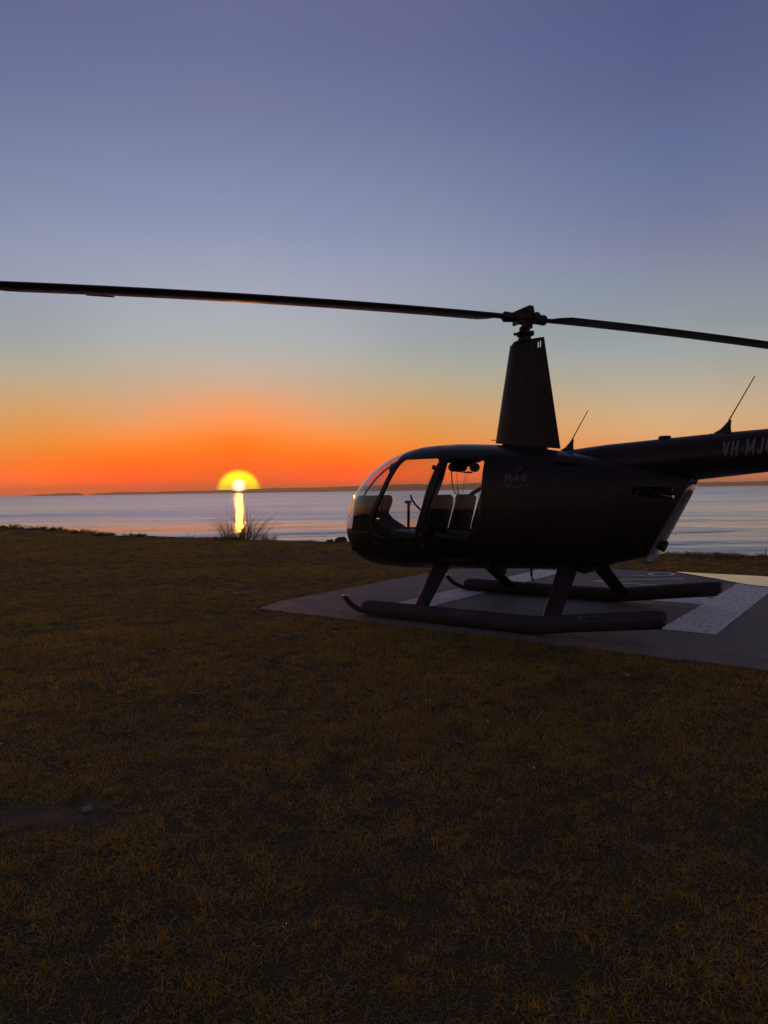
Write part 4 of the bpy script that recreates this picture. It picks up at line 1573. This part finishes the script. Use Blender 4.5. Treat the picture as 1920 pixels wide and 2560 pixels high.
lawn_col = tuft_collection("lawn tufts", [tuft_mesh("lawn_tuft", 60, .085, .015, .046, .0030, 1.0, 1.1, 100 + k, M_GRASS) for k in range(8)]
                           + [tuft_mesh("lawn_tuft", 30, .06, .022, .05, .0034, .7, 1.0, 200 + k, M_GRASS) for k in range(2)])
fringe_col = tuft_collection("fringe tufts", [tuft_mesh("fringe_tuft", 38, .10, .07, .17, .0045, .35, .9, 300 + k, M_FRINGE) for k in range(5)])


def scatter_object(name, P, rot, scale, col, label):
    me = bpy.data.meshes.new(name)
    me.vertices.add(len(P))
    me.vertices.foreach_set('co', np.asarray(P, np.float32).reshape(-1))
    at = me.attributes.new('rot', 'FLOAT_VECTOR', 'POINT')
    at.data.foreach_set('vector', np.asarray(rot, np.float32).reshape(-1))
    at = me.attributes.new('size', 'FLOAT', 'POINT')
    at.data.foreach_set('value', np.asarray(scale, np.float32))
    o = link(name, me)
    ng = bpy.data.node_groups.new(name + " scatter", 'GeometryNodeTree')
    ng.interface.new_socket("Geometry", in_out='INPUT', socket_type='NodeSocketGeometry')
    ng.interface.new_socket("Geometry", in_out='OUTPUT', socket_type='NodeSocketGeometry')
    nn = ng.nodes
    gi, go = nn.new('NodeGroupInput'), nn.new('NodeGroupOutput')
    iop = nn.new('GeometryNodeInstanceOnPoints')
    ci = nn.new('GeometryNodeCollectionInfo')
    ci.inputs['Collection'].default_value = col
    ci.inputs['Separate Children'].default_value = True
    ci.inputs['Reset Children'].default_value = True
    ra, sa = nn.new('GeometryNodeInputNamedAttribute'), nn.new('GeometryNodeInputNamedAttribute')
    ra.data_type, sa.data_type = 'FLOAT_VECTOR', 'FLOAT'
    ra.inputs[0].default_value, sa.inputs[0].default_value = 'rot', 'size'
    e2r = nn.new('FunctionNodeEulerToRotation')
    l_ = ng.links.new
    l_(gi.outputs[0], iop.inputs['Points'])
    l_(ci.outputs[0], iop.inputs['Instance'])
    iop.inputs['Pick Instance'].default_value = True
    l_(ra.outputs[0], e2r.inputs[0])
    l_(e2r.outputs[0], iop.inputs['Rotation'])
    l_(sa.outputs[0], iop.inputs['Scale'])
    l_(iop.outputs[0], go.inputs[0])
    md = o.modifiers.new("scatter", 'NODES')
    md.node_group = ng
    return tag(o, label, kind='stuff')


def fan_points(r0, r1, dens, half=40):
    area = math.radians(2 * half) / 2 * (r1 * r1 - r0 * r0)
    n_ = int(area * dens)
    r_ = np.sqrt(rng.uniform(r0 * r0, r1 * r1, n_))
    a = np.radians(rng.uniform(-half, half, n_))
    return np.stack([r_ * np.sin(a), r_ * np.cos(a) - .0], -1)


bands = [(1.3, 4.2, 560, 1.0), (4.2, 7.5, 340, 1.1), (7.5, 13, 210, 1.05), (13, 26, 105, 1.15), (26, 48, 12, 2.2)]
PP, SC = [], []
for r0, r1, dn, sc_ in bands:
    p = fan_points(r0, r1, dn, 64 if r1 < 14 else 46)
    PP.append(p)
    SC.append(np.full(len(p), sc_))
P, SCL = np.concatenate(PP), np.concatenate(SC)
pd = pad_dist(P[:, 0], P[:, 1])
border = 0.0 + 0.10 * value_noise(P[:, 0], P[:, 1], .35, 11) + .05 * value_noise(P[:, 0], P[:, 1], .12, 12)
patchn = .5 + .5 * value_noise(P[:, 0], P[:, 1], 1.3, 13)
bare = np.hypot((P[:, 0] + 1.38) * 2.0, (P[:, 1] - 3.02) * 4.2)
thin = np.clip((bare - .35) / .6, .12, 1) * (0.75 + .25 * np.clip(patchn * 1.6, 0, 1))
keep = (pd > border) & (P[:, 1] < edge_y(P[:, 0]) + .08) & (rng.uniform(size=len(P)) < thin)
P, SCL, patchn = P[keep], SCL[keep], patchn[keep]
SCL = SCL * (0.82 + .36 * patchn + .18 * value_noise(P[:, 0], P[:, 1], .45, 14)) * rng.uniform(.75, 1.25, len(P))
PZ = ground_z(P[:, 0], P[:, 1])
ROT = np.stack([rng.normal(0, .12, len(P)), rng.normal(0, .12, len(P)), rng.uniform(0, 6.28, len(P))], -1)
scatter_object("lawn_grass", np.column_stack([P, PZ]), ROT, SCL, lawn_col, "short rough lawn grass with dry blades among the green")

# longer dry grass along the bluff edge
fx = np.concatenate([rng.uniform(-30, 4.5, 1500), rng.uniform(4.5, 13, 1500)])
fd = np.abs(rng.normal(0, .40, len(fx)))
fd = np.where(fx > 4.5, np.abs(rng.normal(0, .75, len(fx))), fd)
fy = edge_y(fx) - fd + .08
fs = np.clip(1 - fd / 1.6, .3, 1) * rng.uniform(.5, 1.1, len(fx)) * np.where(fx > 4.5, .95, np.interp(fx, [-30, -16, -8, -5, -3.6, 0, 4.5], [1.5, 1.1, .9, .65, .45, .5, .8]))
fs *= .75 + .45 * value_noise(fx, fy * 0, .9, 21)
k_ = (pad_dist(fx, fy) > .25) & (fs > .15)
fx, fy, fs = fx[k_], fy[k_], fs[k_]
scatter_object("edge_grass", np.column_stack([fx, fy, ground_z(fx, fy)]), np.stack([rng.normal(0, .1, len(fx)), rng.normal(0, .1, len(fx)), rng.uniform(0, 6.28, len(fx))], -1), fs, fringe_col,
               "longer reddish dry grass along the edge of the bluff")


# ---- tussocks (each a thing of its own)
def tussock(name, x, y, h, spread, nb, label, seed, group=None, mat=None, w=.016):
    g_ = np.random.default_rng(seed)
    z = float(ground_z(x, y))
    t = empty(name, (x, y, z))
    tag(t, label, "grass tussock", group)
    core = MB()
    leaves = MB()
    for i in range(nb):
        a = g_.uniform(0, 6.28)
        r_ = spread * .30 * math.sqrt(g_.uniform())
        L = h * g_.uniform(.55, 1.35)
        V, F = blade_geo((r_ * math.cos(a), r_ * math.sin(a), -.02), a + g_.normal(0, .5), L, abs(g_.normal(.45, .3)), abs(g_.normal(.9, .55)), w * g_.uniform(.6, 1.2), 6, g_.uniform(-.5, .5))
        (leaves if i % 3 else core).add(V, F)
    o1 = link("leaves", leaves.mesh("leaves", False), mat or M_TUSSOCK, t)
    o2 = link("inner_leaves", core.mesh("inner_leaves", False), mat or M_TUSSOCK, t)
    return t


tussock("grass_tussock", -4.10, 20.75, 1.0, 2.0, 230, "large arching spiky tussock under the setting sun at the bluff edge", 61)
tussock("grass_tussock", -3.35, 20.2, .26, 1.1, 90, "low matted tussock at the foot of the large arching one", 62)
tussock("grass_tussock", 6.95, 13.15, .20, .3, 46, "small spiky tuft at the bluff edge right of the tail boom", 63, w=.007)
tussock("grass_tussock", -5.75, 21.6, .26, .5, 26, "thin wispy weed standing at the bluff edge left of the large tussock", 64, w=.006)


# ---- low leafy shrubs along the left edge
def shrub(x, y, w, h, seed, label):
    g_ = np.random.default_rng(seed)
    z = float(ground_z(x, y))
    t = empty("coastal_shrub", (x, y, z))
    tag(t, label, "shrub", "low shrubs along the left bluff edge")
    st, lf = MB(), MB()
    for i in range(26):
        a, r_ = g_.uniform(0, 6.28), w * .5 * math.sqrt(g_.uniform())
        tip = Vector((r_ * math.cos(a), r_ * .6 * math.sin(a), h * (1 - (r_ / w * 1.7) ** 2) * g_.uniform(.6, 1.08)))
        base = Vector((tip.x * .35, tip.y * .35, -.03))
        mid_ = base.lerp(tip, .5) + Vector((g_.normal(0, .02), g_.normal(0, .02), .02))
        st.tube([base, mid_, tip], [.006, .005, .003], 5)
        for q in range(22):
            p = base.lerp(tip, g_.uniform(.3, 1.05)) + Vector((g_.normal(0, .035), g_.normal(0, .03), g_.normal(0, .02)))
            V, F = blade_geo(p, g_.uniform(0, 6.28), g_.uniform(.03, .06), g_.uniform(.3, 1.4), g_.uniform(0, .8), g_.uniform(.016, .028), 2)
            lf.add(V, F)
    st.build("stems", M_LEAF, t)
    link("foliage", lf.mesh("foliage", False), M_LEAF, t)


for k, (px, w, h, lab) in enumerate([(30, 1.3, .20, "leftmost low leafy shrub on the bluff edge"), (95, 1.2, .15, "second low shrub from the left on the bluff edge"),
                                     (140, .8, .16, "small dense shrub between the broad ones at the left bluff edge"), (205, 1.3, .14, "broad flat shrub on the bluff edge below the low island"),
                                     (262, .9, .12, "small rounded shrub at the right end of the left shrub row"), (330, 1.0, .10, "sparse ground hugging shrub past the end of the left shrub row")]):
    az = math.atan((px - 960) / 1800)
    rr_ = 10.0
    for _ in range(40):                      # walk out along that bearing to the edge of the bluff
        rr_ += (float(edge_y(rr_ * math.sin(az))) - .12 - rr_ * math.cos(az)) * .4
    shrub(rr_ * math.sin(az), rr_ * math.cos(az), w, h, 70 + k, lab)


# ---- rocks and stones
def rock(name, x, y, sx, sy, sz, seed, mat, label, cat, group=None, z=None):
    bm = bmesh.new()
    bmesh.ops.create_icosphere(bm, subdivisions=3, radius=1)
    for v in bm.verts:
        c = v.co
        k = 1 + .22 * float(value_noise(c.x * 1.3 + seed * 3, c.y * 1.3 + c.z * .9, 1, seed)) + .10 * float(value_noise(c.x * 3.1, c.z * 3.1 + c.y * 2 + seed, 1, seed + 1))
        v.co = Vector((c.x * sx, c.y * sy, max(c.z, -.5) * sz)) * k
    me = bpy.data.meshes.new(name)
    bm.to_mesh(me)
    bm.free()
    o = link(name, smooth(me, 40), mat)
    o.location = (x, y, float(ground_z(x, y)) + (z or 0))
    o.rotation_euler = (0, 0, seed)
    tag(o, label, cat, group)


M_ROCK = material("dark bluff rock", (0.06, 0.05, 0.045), 0.9, var=0.4, vscale=5, bump=.6, bscale=25, bdist=.02)
M_STONE = material("pale stone", (0.24, 0.20, 0.17), 0.8, var=0.3, vscale=20, bump=.4, bscale=60, bdist=.003)
rock("boulder", -1.12, 18.75, .16, .12, .13, 3, M_ROCK, "dark boulder on the bluff edge just left of the helicopter nose", "boulder")
rock("boulder", -1.42, 18.72, .10, .09, .075, 5, M_ROCK, "smaller dark rock beside the boulder left of the helicopter nose", "boulder")
rock("stone", -1.28, 3.02, .022, .018, .015, 6, M_STONE, "pale stone lying on the bare sandy patch in the lawn", "stone", z=.012)
rock("stone", 1.70, 5.05, .026, .018, .012, 8, M_STONE, "pale pebble in the grass below the near edge of the concrete pad", "stone", z=.022)

# ---- scattered small white flower heads and bits of shell in the lawn
nf = 240
fp = np.concatenate([fan_points(1.8, 6.5, 2.2, 34), fan_points(6.5, 11, .5, 34)])
cl = value_noise(fp[:, 0], fp[:, 1], 1.1, 77)
fp = fp[(cl > .05) & (pad_dist(fp[:, 0], fp[:, 1]) > .15)]
M_FLOWER = material("white clover heads", (0.55, 0.47, 0.42), 0.8)
mb = MB()
for x, y in fp:
    s_ = rng.uniform(.0035, .0065)
    zz = float(ground_z(x, y)) + rng.uniform(.018, .036)
    mb.lathe([(s_ * .4, -s_ * .8), (s_, -s_ * .2), (s_ * .9, s_ * .4), (s_ * .3, s_ * .9)], 7, (x, y, zz), M=Matrix.Rotation(rng.uniform(-.6, .6), 4, 'X'))
tag(link("clover_flowers", mb.mesh("clover_flowers"), M_FLOWER), "tiny pale clover heads dotted through the lawn", kind='stuff')
